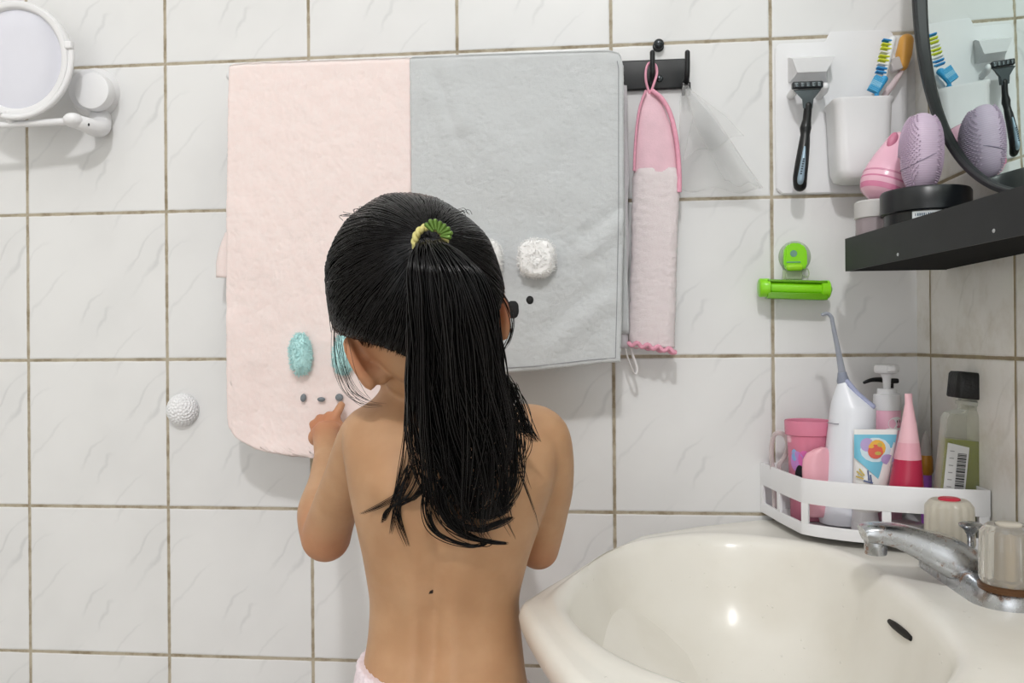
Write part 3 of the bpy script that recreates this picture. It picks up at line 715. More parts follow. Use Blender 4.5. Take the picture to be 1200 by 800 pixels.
sm = NT('black_shelf_coating'); o_ = sm.obj(); sm.p(Base_Color=sm.mix(sm.noise(o_, 25., 4.), lin('1f2122'), lin('2c2e30')), Roughness=.5, Specular_IOR_Level=.35)
sm = sm.m
SL = .112                                      # the front edge closes in on the wall towards the camera
def sfx(y): return SX0+SL*(SY1-y)
def shp(z, ins=0.): return [V(sfx(SY1)+ins, SY1-ins, z), V(sfx(SY0)+ins, SY0, z), V(XW-.0005, SY0, z), V(XW-.0005, SY1-ins, z)]
obj('tray', MB().prism(shp(SZ0+.0006, .0026), (0, 0, .0132)), mat('shade_black_underside', '070707', .8, spec=.15), sh, 30)  # underside shade put into the tray colour, blacker than the panels
obj('front_panel', MB().prism([V(sfx(SY1), SY1, SZ0), V(sfx(SY0), SY0, SZ0), V(sfx(SY0)+.0024, SY0, SZ0), V(sfx(SY1)+.0024, SY1, SZ0)], (0, 0, SZ1-SZ0)), sm, sh, 30)
obj('end_panel', MB().box(((SX0+XW)/2+.001, SY1-.0012, (SZ0+SZ1-.012)/2), (XW-SX0-.004, .0024, SZ1-SZ0-.012), .0003), sm, sh, 30)
for yy, zz_ in ((-.375, SZ0+.008), (-.215, SZ0+.006)):
    obj('screw', MB().lathe([(.0017, -.0004), (.0017, .0003), (.0012, .0008)], (sfx(yy), yy, zz_), (-1, -SL, 0), 14), mat('small_steel_screw', 'c9cbcd', .3, .8), sh, 40)
SF = SZ0+.0138                                # shelf floor
# clear jar
cj = thing('small_jar', 'small clear jar with a grey white lid at the end of the black shelf', 'jar', (1.088, -.115, SF))
clr = clear_mat('clear_plastic', 'e9e3e4', .75)
jr = .0205; jt = at(1020, 236, -.115).z
obj('body', MB().lathe([(jr-.002, 0), (jr, .002), (jr, jt-SF-.020), (jr-.002, jt-SF-.018)], (1.088, -.115, SF), n=40), mat('cloudy_rose_glass', 'cdbfc4', .15, trans=.5, ior=1.35), cj, 40)
obj('lid', MB().lathe([(jr, jt-SF-.020), (jr+.0012, jt-SF-.019), (jr+.0012, jt-SF-.002), (jr-.001, jt-SF)], (1.088, -.115, SF), n=40), mat('grey_white_lid', 'c9c7c6', .4), cj, 40)
# black jar
bx, by = 1.1185, -.176; bt = at(1083, 224, by).z
bj = thing('cream_jar', 'wide black cosmetic jar with a white printed label on the black shelf', 'jar', (bx, by, SF))
H = bt-SF
obj('body', MB().lathe([(.038, 0), (.040, .002), (.040, H-.024), (.038, H-.023)], (bx, by, SF), n=64), mat('black_jar_plastic', '15181a', .25), bj, 40)
obj('lid', MB().lathe([(.0425, H-.0245), (.0435, H-.0235), (.0435, H-.003), (.042, H-.0005), (.036, H), (.030, H-.0012)], (bx, by, SF), n=64), mat('black_lid', '1a1d20', .3), bj, 40)
lb = MB(); n_ = 14
for i in range(n_):
    a0 = math.radians(232+50*i/n_); a1 = math.radians(232+50*(i+1)/n_)
    lb.add([(bx+.0404*math.cos(a), by+.0404*math.sin(a), SF+z) for a, z in ((a0, .018), (a1, .018), (a1, H-.0255), (a0, H-.0255))], [(0, 1, 2, 3)], 0)
for r_ in range(3):
    for i in range(16):
        a0 = math.radians(236+43*i/16); a1 = a0+math.radians(1.9 if (i*7+r_*3) % 5 else 1.0); z = SF+H-.0305-r_*.005
        lb.add([(bx+.0407*math.cos(a), by+.0407*math.sin(a), zz) for a, zz in ((a0, z), (a1, z), (a1, z+.0028), (a0, z+.0028))], [(0, 1, 2, 3)], 1)
obj('label', lb, [mat('white_label', 'e8ecee', .5), mat('blue_grey_print', '5c6f80', .5)], bj, 0)
# pink face massager standing on the small jar
px_ = thing('face_massager', 'glossy pink tilted face massager behind the lilac brush on the black shelf', 'beauty device', (1.095, -.118, jt))
Mx = Matrix.Rotation(math.radians(22), 3, 'Y') @ Matrix.Rotation(math.radians(-8), 3, 'X')
pc = V(1.0950, -.118, jt)
prof = [(.006, 0), (.018, .001), (.026, .006), (.0295, .014), (.0300, .022), (.0290, .033), (.0255, .048), (.0205, .063), (.0175, .073), (.0145, .078), (.007, .081)]
pb_ = MB(); R = []
for r, z in prof: R.append([pc + Mx @ V(r*math.cos(2*PI*i/48), r*.82*math.sin(2*PI*i/48), z) for i in range(48)])
pb_.rings(R); obj('body', pb_, mat('glossy_pink', 'f1bcd0', .22, var=.02, coat=.3), px_, 60)
R = []
for s_c, z in ((1.012, .0245), (1.015, .0255), (1.012, .0265)): R.append([pc + Mx @ V(.0297*s_c*math.cos(2*PI*i/48), .0297*s_c*.82*math.sin(2*PI*i/48), z) for i in range(48)])
obj('seam', MB().rings(R), mat('seam_rose', 'd690ab', .4), px_, 60)
R = []
for s_c, z in ((1.006, .006), (1.012, .010), (1.010, .019)):
    r = interp(z, [q[1] for q in prof], [q[0] for q in prof]); R.append([pc + Mx @ V(r*s_c*math.cos(2*PI*i/48), r*s_c*.82*math.sin(2*PI*i/48), z) for i in range(48)])
obj('band', MB().rings(R), mat('deeper_pink_band', 'dc86a8', .25), px_, 60, 'deeper pink band round the base')
obj('recess', MB().ell(pc+Mx @ V(-.0145, -.011, .064), (.0055, .004, .0105), Mx, 24, 16), mat('rose_recess', 'd2809c', .4), px_, 60, 'darker rose oval recess')
# lilac silicone brush standing on the black jar
lx, ly = 1.1190, -.172
lbx = thing('face_brush', 'lilac silicone face brush standing upright on the black jar', 'beauty device', (lx, ly, bt))
c_ = V(lx-.003, ly, bt+.0405); M_ = Matrix.Rotation(math.radians(2), 3, 'Z') @ Matrix.Rotation(math.radians(2), 3, 'Y')
def lil(d_): return (abs(d_.x)**2.3+abs(d_.y)**2.3+abs(d_.z)**2.3)**(-1/2.3)
t = NT('lilac_silicone'); o_ = t.obj()
wv = t.n('ShaderNodeTexWave', {'Vector': o_, 'Scale': 135.}, wave_type='BANDS', bands_direction='Z').outputs['Fac']
t.p(Base_Color=t.mix(wv, lin('c6b1c7'), lin('cfbbd0')), Roughness=.5); t.bump(wv, .22, .0006); lilac = t.m
lb_body = obj('body', MB().ell(c_, (.0188, .0215, .0415), M_, 56, 44, 0, lil), lilac, lbx, 60)
br = MB()
for i in range(34):
    z = -.036+.072*i/33
    for j in range(14):
        if j > 6 and i < 16: continue
        u = -.95+1.9*j/13+(.07 if i % 2 else 0)
        lim = math.sqrt(max(0, 1-(z/.0405)**2))
        if abs(u) > lim*.98: continue
        yv = u*.0205; x = -  .0184*(max(0, 1-abs(z/.0415)**2.3-abs(yv/.0215)**2.3))**(1/2.3)
        for sg in (-1, 1):
            if sg < 0 and j % 1: continue
            p = c_+M_ @ V(sg*abs(x), yv, z); n_ = (M_ @ V(sg*(abs(x)/.0195**1), yv/.0215*.8, z/.0415*.5)).normalized()
            br.tube([p, p+n_*.0026], [.0008, .0005], 5)
nub = obj('silicone_bristles', br, lilac, lbx, 60); nub['kind'] = 'stuff'
obj('groove', MB().tube([c_+M_ @ V(.0189*math.cos(a)*.99, .0217*math.sin(a)*.99, -.008+.010*math.cos(a)) for a in np.linspace(0, 2*PI, 48, endpoint=False)], .0006, 6, closed=True), mat('grey_groove', '8c7f94', .5), lbx, 60)

# ================================================================ GREEN TUBE SQUEEZER
lime = mat('lime_plastic', '8ee01c', .3, var=.03)
lime_d = mat('lime_translucent', '7cc41e', .25, trans=.35)
gs = thing('toothpaste_squeezer', 'lime green rolling tube squeezer with suction cup on the back wall', 'tube squeezer', tuple(at(930, 325, 0)))
q = at(931, 301, 0)
obj('suction_cup', MB().lathe([(.0195, .0002), (.0200, .001), (.0165, .003), (.011, .006), (.008, .008)], (q.x, 0, q.z), (0, -1, 0), 40), clear_mat('clear_suction', 'e6efe0', .7), gs, 50)
bd = [(917, 300), (918, 291), (923, 286.5), (931, 285), (938, 287), (943, 292), (944, 300), (944, 312), (940, 317), (922, 318), (917, 312)]
obj('cap', MB().prism([at(x, y, -.006) for x, y in bd], (0, -.010, 0), bev=.002), lime, gs, 50)
obj('lever', MB().box(at(931, 313, -.018), (.020, .009, .008), .003, Matrix.Rotation(.4, 3, 'X')), mat('lime_lever', '9fe02a', .3), gs, 50)
obj('logo', MB().lathe([(.0042, 0), (.0042, .0004)], at(930, 297, -.0162), (0, -1, 0), 20).box(at(930, 307, -.0165), (.017, .0006, .0014), .0002), mat('teal_grey_print', '6f9a8a', .5), gs, 40, 'small round grey green emblem and line')
obj('hanger', MB().box(at(930, 322, -.010), (.021, .004, .012), .0015).tube(bez([at(940, 318, -.010), at(946, 315, -.010), at(948, 321, -.010), at(945, 325, -.010), at(941, 322, -.010)], 5), .0008, 6).box(at(918.5, 322, -.010), (.003, .004, .012), .001), clear_mat('clear_lime_hanger', 'dfe8cf', .55), gs, 50)
a_, b_ = at(898, 337, -.022), at(968, 339, -.022)
obj('roller', MB().capsule([a_, b_], .0075, 24), lime, gs, 60)
hs = MB()
for dz, hh in ((.0085, .003), (-.0095, .008)): hs.box((a_+b_)/2+V(0, 0, dz), ((b_-a_).length, .018, hh), .001, Matrix.Rotation(-math.atan2(b_.z-a_.z, b_.x-a_.x), 3, 'Y'))
obj('housing', hs, lime_d, gs, 40)
obj('end_cap', MB().lathe([(.0105, 0), (.0115, .001), (.0115, .012), (.0095, .0135)], a_+V(-.009, 0, 0), (1, 0, 0), 32), lime, gs, 50)
obj('end_cap', MB().lathe([(.0100, 0), (.0112, .001), (.0112, .010), (.0085, .0115)], b_+V(-.007, 0, 0), (1, 0, 0), 32), lime, gs, 50)

# ================================================================ CORNER BASKET
bk_ = thing('corner_basket', 'white slotted corner basket full of toiletries above the basin corner', 'basket', (1.09, -.09, .764))
KB, KT = .7635, .8255
fr_pts = [(.983, -.0015), (.9925, -.065), (1.0035, -.1235)] + [(1.018, -.138), (1.040, -.1525), (1.057, -.1605), (1.085, -.1715), (1.115, -.180), (1.145, -.187), (1.1735, -.1915)]
C3 = [Vector((x, y, 0)) for x, y in fr_pts[:3]]
cur = crm([(x, y) for x, y in fr_pts[2:]], 8)
outl = [np.array(p) for p in [fr_pts[0], (.988, -.032), fr_pts[1], (.998, -.095)]] + list(cur)
cum = [0.]
for i in range(1, len(outl)): cum.append(cum[-1]+float(np.hypot(*(outl[i]-outl[i-1]))))
def bpt(s):
    return np.array([np.interp(s, cum, [p[0] for p in outl]), np.interp(s, cum, [p[1] for p in outl])])
LT = cum[-1]
sb = .1235       # arc length where the front bends
def wallband(s0, s1, z0, z1, th=.003):
    n = max(2, int((s1-s0)/.004)); R = []
    for i in range(n+1):
        s = s0+(s1-s0)*i/n; p = bpt(s); q0, q1 = bpt(max(0, s-.003)), bpt(min(LT, s+.003)); tn = (q1-q0)/np.hypot(*(q1-q0)); nn = np.array([tn[1], -tn[0]])
        if nn @ np.array([-1, -1]) < 0: nn = -nn
        a, b = p, p-nn*th
        a = np.minimum(a, [1.1742, -.0008]); b = np.minimum(b, [1.1742, -.0008])
        R.append([V(a[0], a[1], z0), V(a[0], a[1], z1-.001), V(a[0]*.75+b[0]*.25, a[1]*.75+b[1]*.25, z1), V(b[0], b[1], z1), V(b[0], b[1], z0)])
    return R
bm1 = MB().rings(wallband(0, LT, .7985, KT)); obj('upper_band', bm1, white_plastic, bk_, 45)
obj('lower_band', MB().rings(wallband(0, LT, KB, .7760)), white_plastic, bk_, 45)
for s in (.0045, .060, sb+.004, .1685+.045, .278, LT-.006):
    obj('upright', MB().rings(wallband(max(0, s-.0045), min(LT, s+.0045), .7755, .7990)), white_plastic, bk_, 45)
fl = [V(p[0]+.001, min(p[1]+.0015, -.0008), KB+.0015) for p in outl] + [V(1.1738, -.0008, KB+.0015)]
obj('floor_plate', MB().prism(fl, (0, 0, .0025)), white_plastic, bk_, 20)
bw = MB().box(((.983+1.174)/2, -.0018, .795), (.190, .0022, .061), .0005); bw.box((1.1729, -.096, .795), (.0018, .188, .061), .0004)
obj('back_panel', bw, white_plastic, bk_, 30)
BF = KB+.0042       # basket floor
# pink clear cup
cx, cy = at(947, 540, -.060).x, -.060
cupm = NT('pink_clear_plastic'); cupm.p(Base_Color=lin('f7a3bd'), Roughness=.12, Transmission_Weight=.4, IOR=1.2); cupm = cupm.m
cp = thing('tumbler', 'pink see-through childrens cup with colourful patches in the corner basket', 'cup', (cx, cy, BF))
ct = at(947, 492, cy).z; H = ct-BF
obj('body', MB().lathe([(.019, 0), (.0205, .001), (.0225, H*.6), (.0238, H-.018), (.0262, H-.0165), (.0268, H-.001), (.0262, H), (.0250, H-.001), (.0245, H-.016), (.0212, H*.6), (.0185, .003)], (cx, cy, BF), n=56), cupm, cp, 40)
dc = MB()
def patch(mbx, cx, cy, r, a0, a1, z0, z1, m=0, n=8, squircle=True):
    R = []; N = 24
    am, zm = (a0+a1)/2, (z0+z1)/2
    vs = [(cx+r(zm)*math.cos(am), cy+r(zm)*math.sin(am), zm)]
    for i in range(N):
        t_ = 2*PI*i/N; a = am+(a1-a0)/2*math.cos(t_); z = zm+(z1-z0)/2*math.sin(t_)
        vs.append((cx+r(z)*math.cos(a), cy+r(z)*math.sin(a), z))
    mbx.add(vs, [(0, 1+i, 1+(i+1) % N) for i in range(N)], m)
rc = lambda z: .0207+(z-BF)/(H-.018)*.0035
for a0, a1, z0, z1, m in ((200, 245, .058, .082, 0), (228, 262, .062, .083, 1), (262, 318, .056, .080, 2), (285, 330, .052, .068, 3), (205, 225, .070, .084, 4)):
    patch(dc, cx, cy, rc, math.radians(a0), math.radians(a1), BF+z0, BF+z1, m)
for a0, a1, z0, z1 in ((215, 250, .026, .066), (262, 292, .048, .078)):
    patch(dc, cx, cy, lambda z: rc(z)+.0004, math.radians(a0), math.radians(a1), BF+z0, BF+z1, 5)
obj('printed_patches', dc, [mat('violet_print', 'c88ad0', .4), mat('magenta_print', 'e070b8', .4), mat('orange_print', 'f09a6c', .4), mat('yellow_print', 'e8d050', .4), mat('sky_print', '8fb6e6', .4), mat('charcoal_print', '23272a', .4)], cp, 0, 'coloured patches printed on the cup')
# clear loop + scoop
q = at(916, 540, -.035)
lpo = thing('clear_handle', 'clear plastic loop handle standing at the left end of the corner basket', 'handle', (q.x, q.y, BF))
lpath = [at(908, 600, -.035), at(907, 565, -.035), at(905, 545, -.035), at(904, 525, -.035), at(907, 510, -.035), at(914, 507, -.035), at(921, 512, -.035), at(923, 524, -.036), at(919, 536, -.037), at(913, 545, -.037), at(916, 556, -.036), at(923, 560, -.036)]
lpath[0] = V(lpath[0].x, lpath[0].y, BF+.003)
obj('loop', MB().capsule(bez(lpath, 6), .0028, 12), clear_mat('clear_rose_plastic', 'ece2e2', .6), lpo, 60)
sx_, sy_ = at(957, 545, -.094).x, -.094
sc_ = thing('scoop', 'pale pink plastic scoop in front of the pink cup in the corner basket', 'scoop', (sx_, sy_, BF))
G = []
for i in range(24):
    py = 524+(606-524)*i/23; row = []
    wl = interp(py, [524, 530, 538, 550, 606], [962, 946, 941, 940, 942]); wr = interp(py, [524, 530, 538, 606], [968, 973, 974, 972])
    for j in range(16):
        s = j/15; row.append(at(wl+(wr-wl)*s, py, -.092-.006*math.sin(PI*s)-.003*math.sin(PI*i/23)))
    G.append(row)
for j in range(16): G[-1][j].z = max(G[-1][j].z, BF+.0008)
obj('bowl', MB().sheet(G, .003), mat('pale_pink_plastic', 'f5b6c3', .3), sc_, 180)

# water flosser
wf = thing('water_flosser', 'tall white water flosser with a thin angled nozzle in the corner basket', 'water flosser', tuple(V(at(990, 600, -.088).x, -.088, BF)))
WY = -.088
R = []
prof = [(612, 961, 1019), (608, 960, 1020), (560, 964.5, 1023.5), (520, 968.5, 1025), (490, 972, 1025.5), (478, 973.5, 1025.5)]
for py, xl, xr in prof:
    A, B = at(xl, py, WY), at(xr, py, WY); c = (A+B)/2; hw = (B-A).length/2; z = max(c.z, BF+.0005)
    R.append([V(c.x+hw*math.cos(a), WY+.024*math.sin(a), z) for a in np.linspace(0, 2*PI, 40, endpoint=False)])
# slanted shoulder: left side rises to the nozzle
for k in range(1, 9):
    t_ = k/8; ring = []
    for a in np.linspace(0, 2*PI, 40, endpoint=False):
        ca, sa = math.cos(a), math.sin(a)
        xl = 973.5+(984-973.5)*t_**1.3; xr = 1025.5+(991-1025.5)*t_**1.1
        py = 478+(446-478)*t_ if ca > 0 else 478+(443-478)*t_
        px = (xl+xr)/2+(xr-xl)/2*ca
        pp = at(px, py, WY); ring.append(V(pp.x, WY+.024*(1-t_*.82)*sa, pp.z))
    R.append(ring)
obj('body', MB().rings(R), mat('cool_white_plastic', 'eef1f8', .3, var=.006), wf, 50)
np_ = [at(988, 447, WY), at(986, 432, WY), at(982, 410, WY), at(976, 380, WY), at(974.5, 372, WY), at(970, 367.5, WY), at(964, 368.5, WY)]
obj('nozzle', MB().capsule(bez(np_, 6), list(np.interp(np.linspace(0, 6, 37), range(7), [.0052, .0040, .0030, .0024, .0023, .0022, .0020])), 16), clear_mat('smoky_clear', 'b9bec9', .45), wf, 60)
obj('nozzle_collar', MB().lathe([(.0065, -.004), (.0070, 0), (.0055, .006), (.0048, .010)], at(988, 446, WY), (-.12, 0, 1), 28), mat('smoke_grey', '8f95a6', .3), wf, 50)
sl = [at(993, 447, WY-.006), at(1003, 459, WY-.010), at(1013, 468, WY-.013), at(1023, 476, WY-.015)]
obj('control_strip', MB().capsule(bez(sl, 6), [.0030]*19, 10), mat('lavender_strip', 'aab0cf', .3), wf, 60, 'pale lavender strip along the sloping top')
obj('rim_line', MB().tube([V((at(969.5, 493, WY).x+at(1025, 493, WY).x)/2+.0262*math.cos(a), WY+.0246*math.sin(a), at(990, 495, WY).z) for a in np.linspace(PI*1.0, PI*1.25, 12)], .0005, 6), mat('grey_groove2', '8c8f98', .5), wf, 60)

# pump bottle with pink label, bottle with black nozzle behind it
def lathe_bottle(name, label, cat, px, Y, pybot, parts, **kw):
    x = at(px, 540, Y).x; o = thing(name, label, cat, (x, Y, BF)); return o, x
o, x = lathe_bottle('pump_bottle', 'white foam pump bottle with a pale pink label in the corner basket', 'bottle', 1040, -.062, 0, None)
zz = lambda py, Y=-.062: at(1040, py, Y).z
obj('body', MB().lathe([(.013, BF-BF), (.0152, .002), (.0152, zz(480)-BF-.001), (.0148, zz(480)-BF)], (x, -.062, BF), n=40), mat('pink_label_bottle', 'efb7cb', .35, var=.01), o, 40)
obj('collar', MB().lathe([(.0152, 0), (.0154, .001), (.0150, zz(462)-zz(480)), (.0108, zz(461)-zz(480)), (.0105, zz(455)-zz(480))], (x, -.062, zz(480)), n=40), white_plastic, o, 40)
pmp = MB().lathe([(.0040, 0), (.0046, .012), (.0070, .018), (.0128, .0195), (.0138, .0215), (.0138, .0265), (.0125, .0285), (.006, .0292)], (x, -.062, zz(455)-.001), n=36)
pmp.box((x, -.0715, zz(455)+.0235), (.010, .020, .0075), .0025)
obj('pump_head', pmp, white_plastic, o, 40)
fb = MB(); rr = lambda z: .0157
for a0, a1, z0, z1, m in ((255, 330, zz(503), zz(487), 0), (292, 297, zz(494), zz(491), 1), (306, 311, zz(494), zz(491), 1), (292, 312, zz(500), zz(497), 2), (230, 290, zz(520), zz(500), 0)):
    patch(fb, x, -.062, (lambda z: .01535) if m == 0 else (lambda z: .0157), math.radians(a0), math.radians(a1), z0, z1, m)
obj('label_print', fb, [mat('white_print', 'f5f0f1', .4), mat('dark_print2', '3c3438', .5), mat('rose_print', 'd98aa2', .5)], o, 0)
o, x = lathe_bottle('pump_bottle', 'bottle behind the pink label pump bottle, only its black curved nozzle showing', 'bottle', 1043, -.028, 0, None)
Yb = -.028; zt = at(1040, 462, Yb).z
obj('body', MB().lathe([(.016, 0), (.018, .002), (.018, zt-BF-.022), (.012, zt-BF-.012), (.009, zt-BF-.010), (.009, zt-BF)], (x, Yb, BF), n=36), mat('cream_bottle', 'dcd7d2', .4), o, 40)
nzp = [at(1043, 462, Yb), at(1043, 448, Yb), at(1034, 445, Yb-.001), at(1022, 445, Yb-.002), at(1013, 448, Yb-.003)]
obj('black_pump', MB().capsule([nzp[0], nzp[1]], .0042, 14).capsule(bez(nzp[1:], 6), list(np.linspace(.0040, .0018, 19)), 14).box(at(1044, 446, Yb), (.016, .012, .006), .002), black_plastic, o, 50)

# toothpaste tube standing on its cap
TY = -.122
tcx = at(1014, 605, TY).x
o = thing('toothpaste_tube', 'white and sky blue childrens toothpaste tube standing on its cap in the basket', 'toothpaste', (tcx, TY, BF))
zc1 = at(1015, 596, TY).z
R = []
A0 = at(1013, 592, TY)
lv = [(598, 1000, 1032, .0135), (590, 999, 1034, .0145), (560, 1000, 1042, .012), (530, 1000.5, 1047.5, .008), (508, 1000.5, 1051.5, .003), (503, 1000.5, 1052, .0015)]
def tubepts(py):
    xl = interp(-py, [-q[0] for q in lv], [q[1] for q in lv]); xr = interp(-py, [-q[0] for q in lv], [q[2] for q in lv]); dd = interp(-py, [-q[0] for q in lv], [q[3] for q in lv]); return xl, xr, dd
for i in range(20):
    py = 598-(598-503)*i/19; xl, xr, dd = tubepts(py); A, B = at(xl, py, TY), at(xr, py, TY); c = (A+B)/2; hw = (B-A).length/2
    R.append([V(c.x+hw*math.cos(a), TY+dd*math.sin(a), c.z+(B.z-A.z)/2*math.cos(a)) for a in np.linspace(0, 2*PI, 36, endpoint=False)])
white_tube = mat('white_tube', 'f0f0ee', .3, var=.01)
obj('body', MB().rings(R), white_tube, o, 60)
capc = at(1014, 606, TY)
obj('cap', MB().lathe([(.0145, 0), (.0150, .001), (.0142, .010), (.0137, .0105), (.0140, .0125), (.0122, zc1-BF+.001)], (capc.x, TY, BF), n=40), white_plastic, o, 30)
def on_tube(px, py, lift=.0006):
    xl, xr, dd = tubepts(py); s = max(-.98, min(.98, (px-(xl+xr)/2)/((xr-xl)/2)))
    return at(px, py, TY-dd*math.sqrt(1-s*s)-lift)
def tubepatch(mbx, fx, n=14, m=0, lift=.0006):   # fx(i,j in 0..1)->(px,py)
    vs = []; fs = []
    for i in range(n+1):
        for j in range(n+1):
            vs.append(on_tube(*fx(i/n, j/n), lift))
    for i in range(n):
        for j in range(n): a = i*(n+1)+j; fs.append((a, a+n+1, a+n+2, a+1))
    mbx.add(vs, fs, m)
pm = MB()
def skyb(u, v):
    x = 1000.8+(1050.5-1000.8)*u; top = 509; xl, xr, _ = tubepts(540); bot = 536+u*36
    py = top+(bot-top)*v; xl, xr, _ = tubepts(py); return (xl+.4+(xr-xl-.8)*u, py)
tubepatch(pm, skyb, 16, 0)
def blob(cx, cy, rx, ry, m, lift): tubepatch(pm, lambda u, v: (cx+rx*u*math.cos(2*PI*v), cy+ry*u*math.sin(2*PI*v)), 14, m, lift)
blob(1026, 527, 18, 14.5, 5, .0009); blob(1016, 521, 8, 8, 1, .0012); blob(1040, 538, 7.5, 6, 1, .0012); blob(1028, 525, 10, 10, 2, .0014); blob(1026, 529, 9, 8.5, 3, .0016); blob(1021, 523, 3.4, 2.2, 2, .0018); blob(1029, 531, 3.8, 2.2, 4, .0018); blob(1031, 521, 3, 2.6, 4, .0018)
for k_, (x0, y0, x1, y1, m) in enumerate(((1004, 552, 1011, 558, 4), (1007, 549, 1013, 557, 4), (1003, 558, 1012, 561, 4), (1017, 551, 1018.5, 563, 6), (1020, 556, 1021.5, 566, 6), (1012, 563, 1023, 566, 6))):
    nx, ny = (y1-y0), -(x1-x0); L = math.hypot(nx, ny); nx, ny = nx/L*.9, ny/L*.9
    tubepatch(pm, lambda u, v: (x0+(x1-x0)*u+nx*(v-.5)*2, y0+(y1-y0)*u+ny*(v-.5)*2), 4, m, .0009)
obj('print', pm, [mat('sky_blue_print', '7cc8e2', .35), mat('lilac_print', 'b9a4d4', .35), mat('amber_print', 'eeb84e', .35), mat('coral_print', 'e0685a', .35), mat('ochre_print', 'c9b25a', .4), mat('pale_print', 'd6e8f0', .35), mat('navy_print', '5a6a94', .4)], o, 180, 'sky blue panel with a bright round picture and small lettering')

# pink and red cone tube standing on its cap
CYY = -.138; q = at(1062, 600, CYY)
o = thing('cream_tube', 'pink tube with deep red lower half, tapering to a crimped end, in the basket', 'tube', (q.x, CYY, BF))
R = []; Rm = []
lv2 = [(598, 1041, 1083.5, .0165), (585, 1041.5, 1083, .0165), (568, 1043, 1081.5, .0160), (535, 1049, 1079, .0135), (500, 1056, 1074.5, .008), (472, 1060.5, 1069.5, .003), (461, 1060, 1069, .0016)]
def conering(py, g=1.):
    xl, xr, dd = [interp(-py, [-q_[0] for q_ in lv2], [q_[k] for q_ in lv2]) for k in (1, 2, 3)]
    A, B = at(xl, py, CYY), at(xr, py, CYY); c = (A+B)/2; hw = (B-A).length/2*g; z = max(c.z, BF+.010)
    return [V(c.x+hw*math.cos(a), CYY+dd*g*math.sin(a), z) for a in np.linspace(0, 2*PI, 36, endpoint=False)]
obj('body', MB().rings([conering(py) for py in (538, 520, 500, 486, 472, 466, 461)]), mat('pale_pink_tube', 'f3c3cd', .32, var=.01), o, 60)
obj('red_section', MB().rings([conering(py, 1.004) for py in (596, 585, 568, 550, 537.5)]), mat('crimson_tube', 'bf2f50', .3, var=.02), o, 60, 'deep red lower section')
obj('pink_band', MB().rings([conering(py, 1.012) for py in (537, 529, 518)]), mat('mid_pink_tube', 'eeb0be', .32), o, 60)
qc = at(1062, 606, CYY)
obj('cap', MB().lathe([(.0170, 0), (.0178, .001), (.0176, .012), (.016, .013)], (qc.x, CYY, BF), n=40), white_plastic, o, 40)

# slim brush: grey tip, amber and purple grip
q = at(1085, 560, -.085)
o = thing('small_brush', 'slim brush with grey tip and amber and purple grip behind the red tube', 'brush', (q.x, -.085, BF))
zb = lambda py: at(1085, py, -.085).z
obj('tip', MB().lathe([(.0062, zb(533)-BF), (.0058, zb(524)-BF), (.0035, zb(512)-BF), (.001, zb(505)-BF)], (q.x, -.085, BF), n=24), mat('grey_tip', 'a9a49f', .4), o, 60)
obj('amber_grip', MB().lathe([(.0062, zb(556)-BF), (.0078, zb(552)-BF), (.0076, zb(538)-BF), (.0062, zb(533)-BF)], (q.x, -.085, BF), n=24), mat('amber_plastic', 'c58a2c', .3), o, 60, 'amber section of the grip')
obj('purple_grip', MB().lathe([(.0052, 0), (.0055, .002), (.0062, zb(560)-BF), (.0062, zb(556)-BF)], (q.x, -.085, BF), n=24), mat('purple_plastic', 'b56ad0', .3), o, 60, 'purple section of the grip')

# green oil bottle with black cap, leaning slightly
OY = -.150
q0 = at(1119, 590, OY)
o = thing('oil_bottle', 'clear bottle half full of green liquid with black cap in the basket corner', 'bottle', (q0.x, OY, BF))
ax = (at(1131, 470, OY)-at(1121, 570, OY)).normalized()
tilt = math.atan2(ax.x, ax.z)
Mo = Matrix.Rotation(tilt*1.0, 3, 'Y'); oc = V(q0.x+.0005, OY, BF+.0035)
HB = (at(1125, 487, OY).z-BF)/math.cos(tilt)
glass = clear_mat('bottle_clear', 'f4f6f0', .95)
def bt_ring(hx, hy, r, z): return [oc + Mo @ V(p[0], p[1], z) for p in rrect(0, 0, hx, hy, r, 0, 6)]
obj('glass_body', MB().rings([bt_ring(.022, .012, .008, 0), bt_ring(.0245, .0145, .009, .003), bt_ring(.0245, .0145, .009, HB-.008), bt_ring(.022, .0135, .009, HB-.002), bt_ring(.014, .0115, .009, HB+.001), bt_ring(.0105, .0105, .0104, HB+.003), bt_ring(.0105, .0105, .0104, HB+.016)]), glass, o, 40)
HL = (at(1122, 518, OY).z-BF)
liqm = clear_mat('green_liquid', 'a6aa24', .42)
obj('liquid', MB().rings([bt_ring(.021, .0115, .0075, .0015), bt_ring(.0232, .0132, .008, .004), bt_ring(.0232, .0132, .008, HL)]), liqm, o, 40, 'green liquid filling the lower half')
CB = (at(1131, 470, OY).z-BF); CT = (at(1133, 440, OY).z-BF)+.001
obj('neck_ring', MB().rings([bt_ring(.0125, .0125, .0124, HB+.008), bt_ring(.0130, .0130, .0129, HB+.010), bt_ring(.0125, .0125, .0124, HB+.012)]), clear_mat('clear_neck', 'e8e8e0', .6), o, 40)
obj('cap', MB().rings([bt_ring(.0180, .0150, .006, CB), bt_ring(.0190, .0158, .006, CB+.0015), bt_ring(.0190, .0158, .006, CT-.003), bt_ring(.0175, .0145, .006, CT-.0005), bt_ring(.012, .010, .006, CT)]), mat('ribbed_black_cap', '0f0f10', .45, bump=.3, bscale=400), o, 40)
lbm = MB(); yb_ = -.0152
def lq(u, v): # label quad coords in bottle frame
    return oc + Mo @ V(u, yb_, v)
Lx0, Lx1, Lz0, Lz1 = -.0235, -.0015, .004, HL-.006
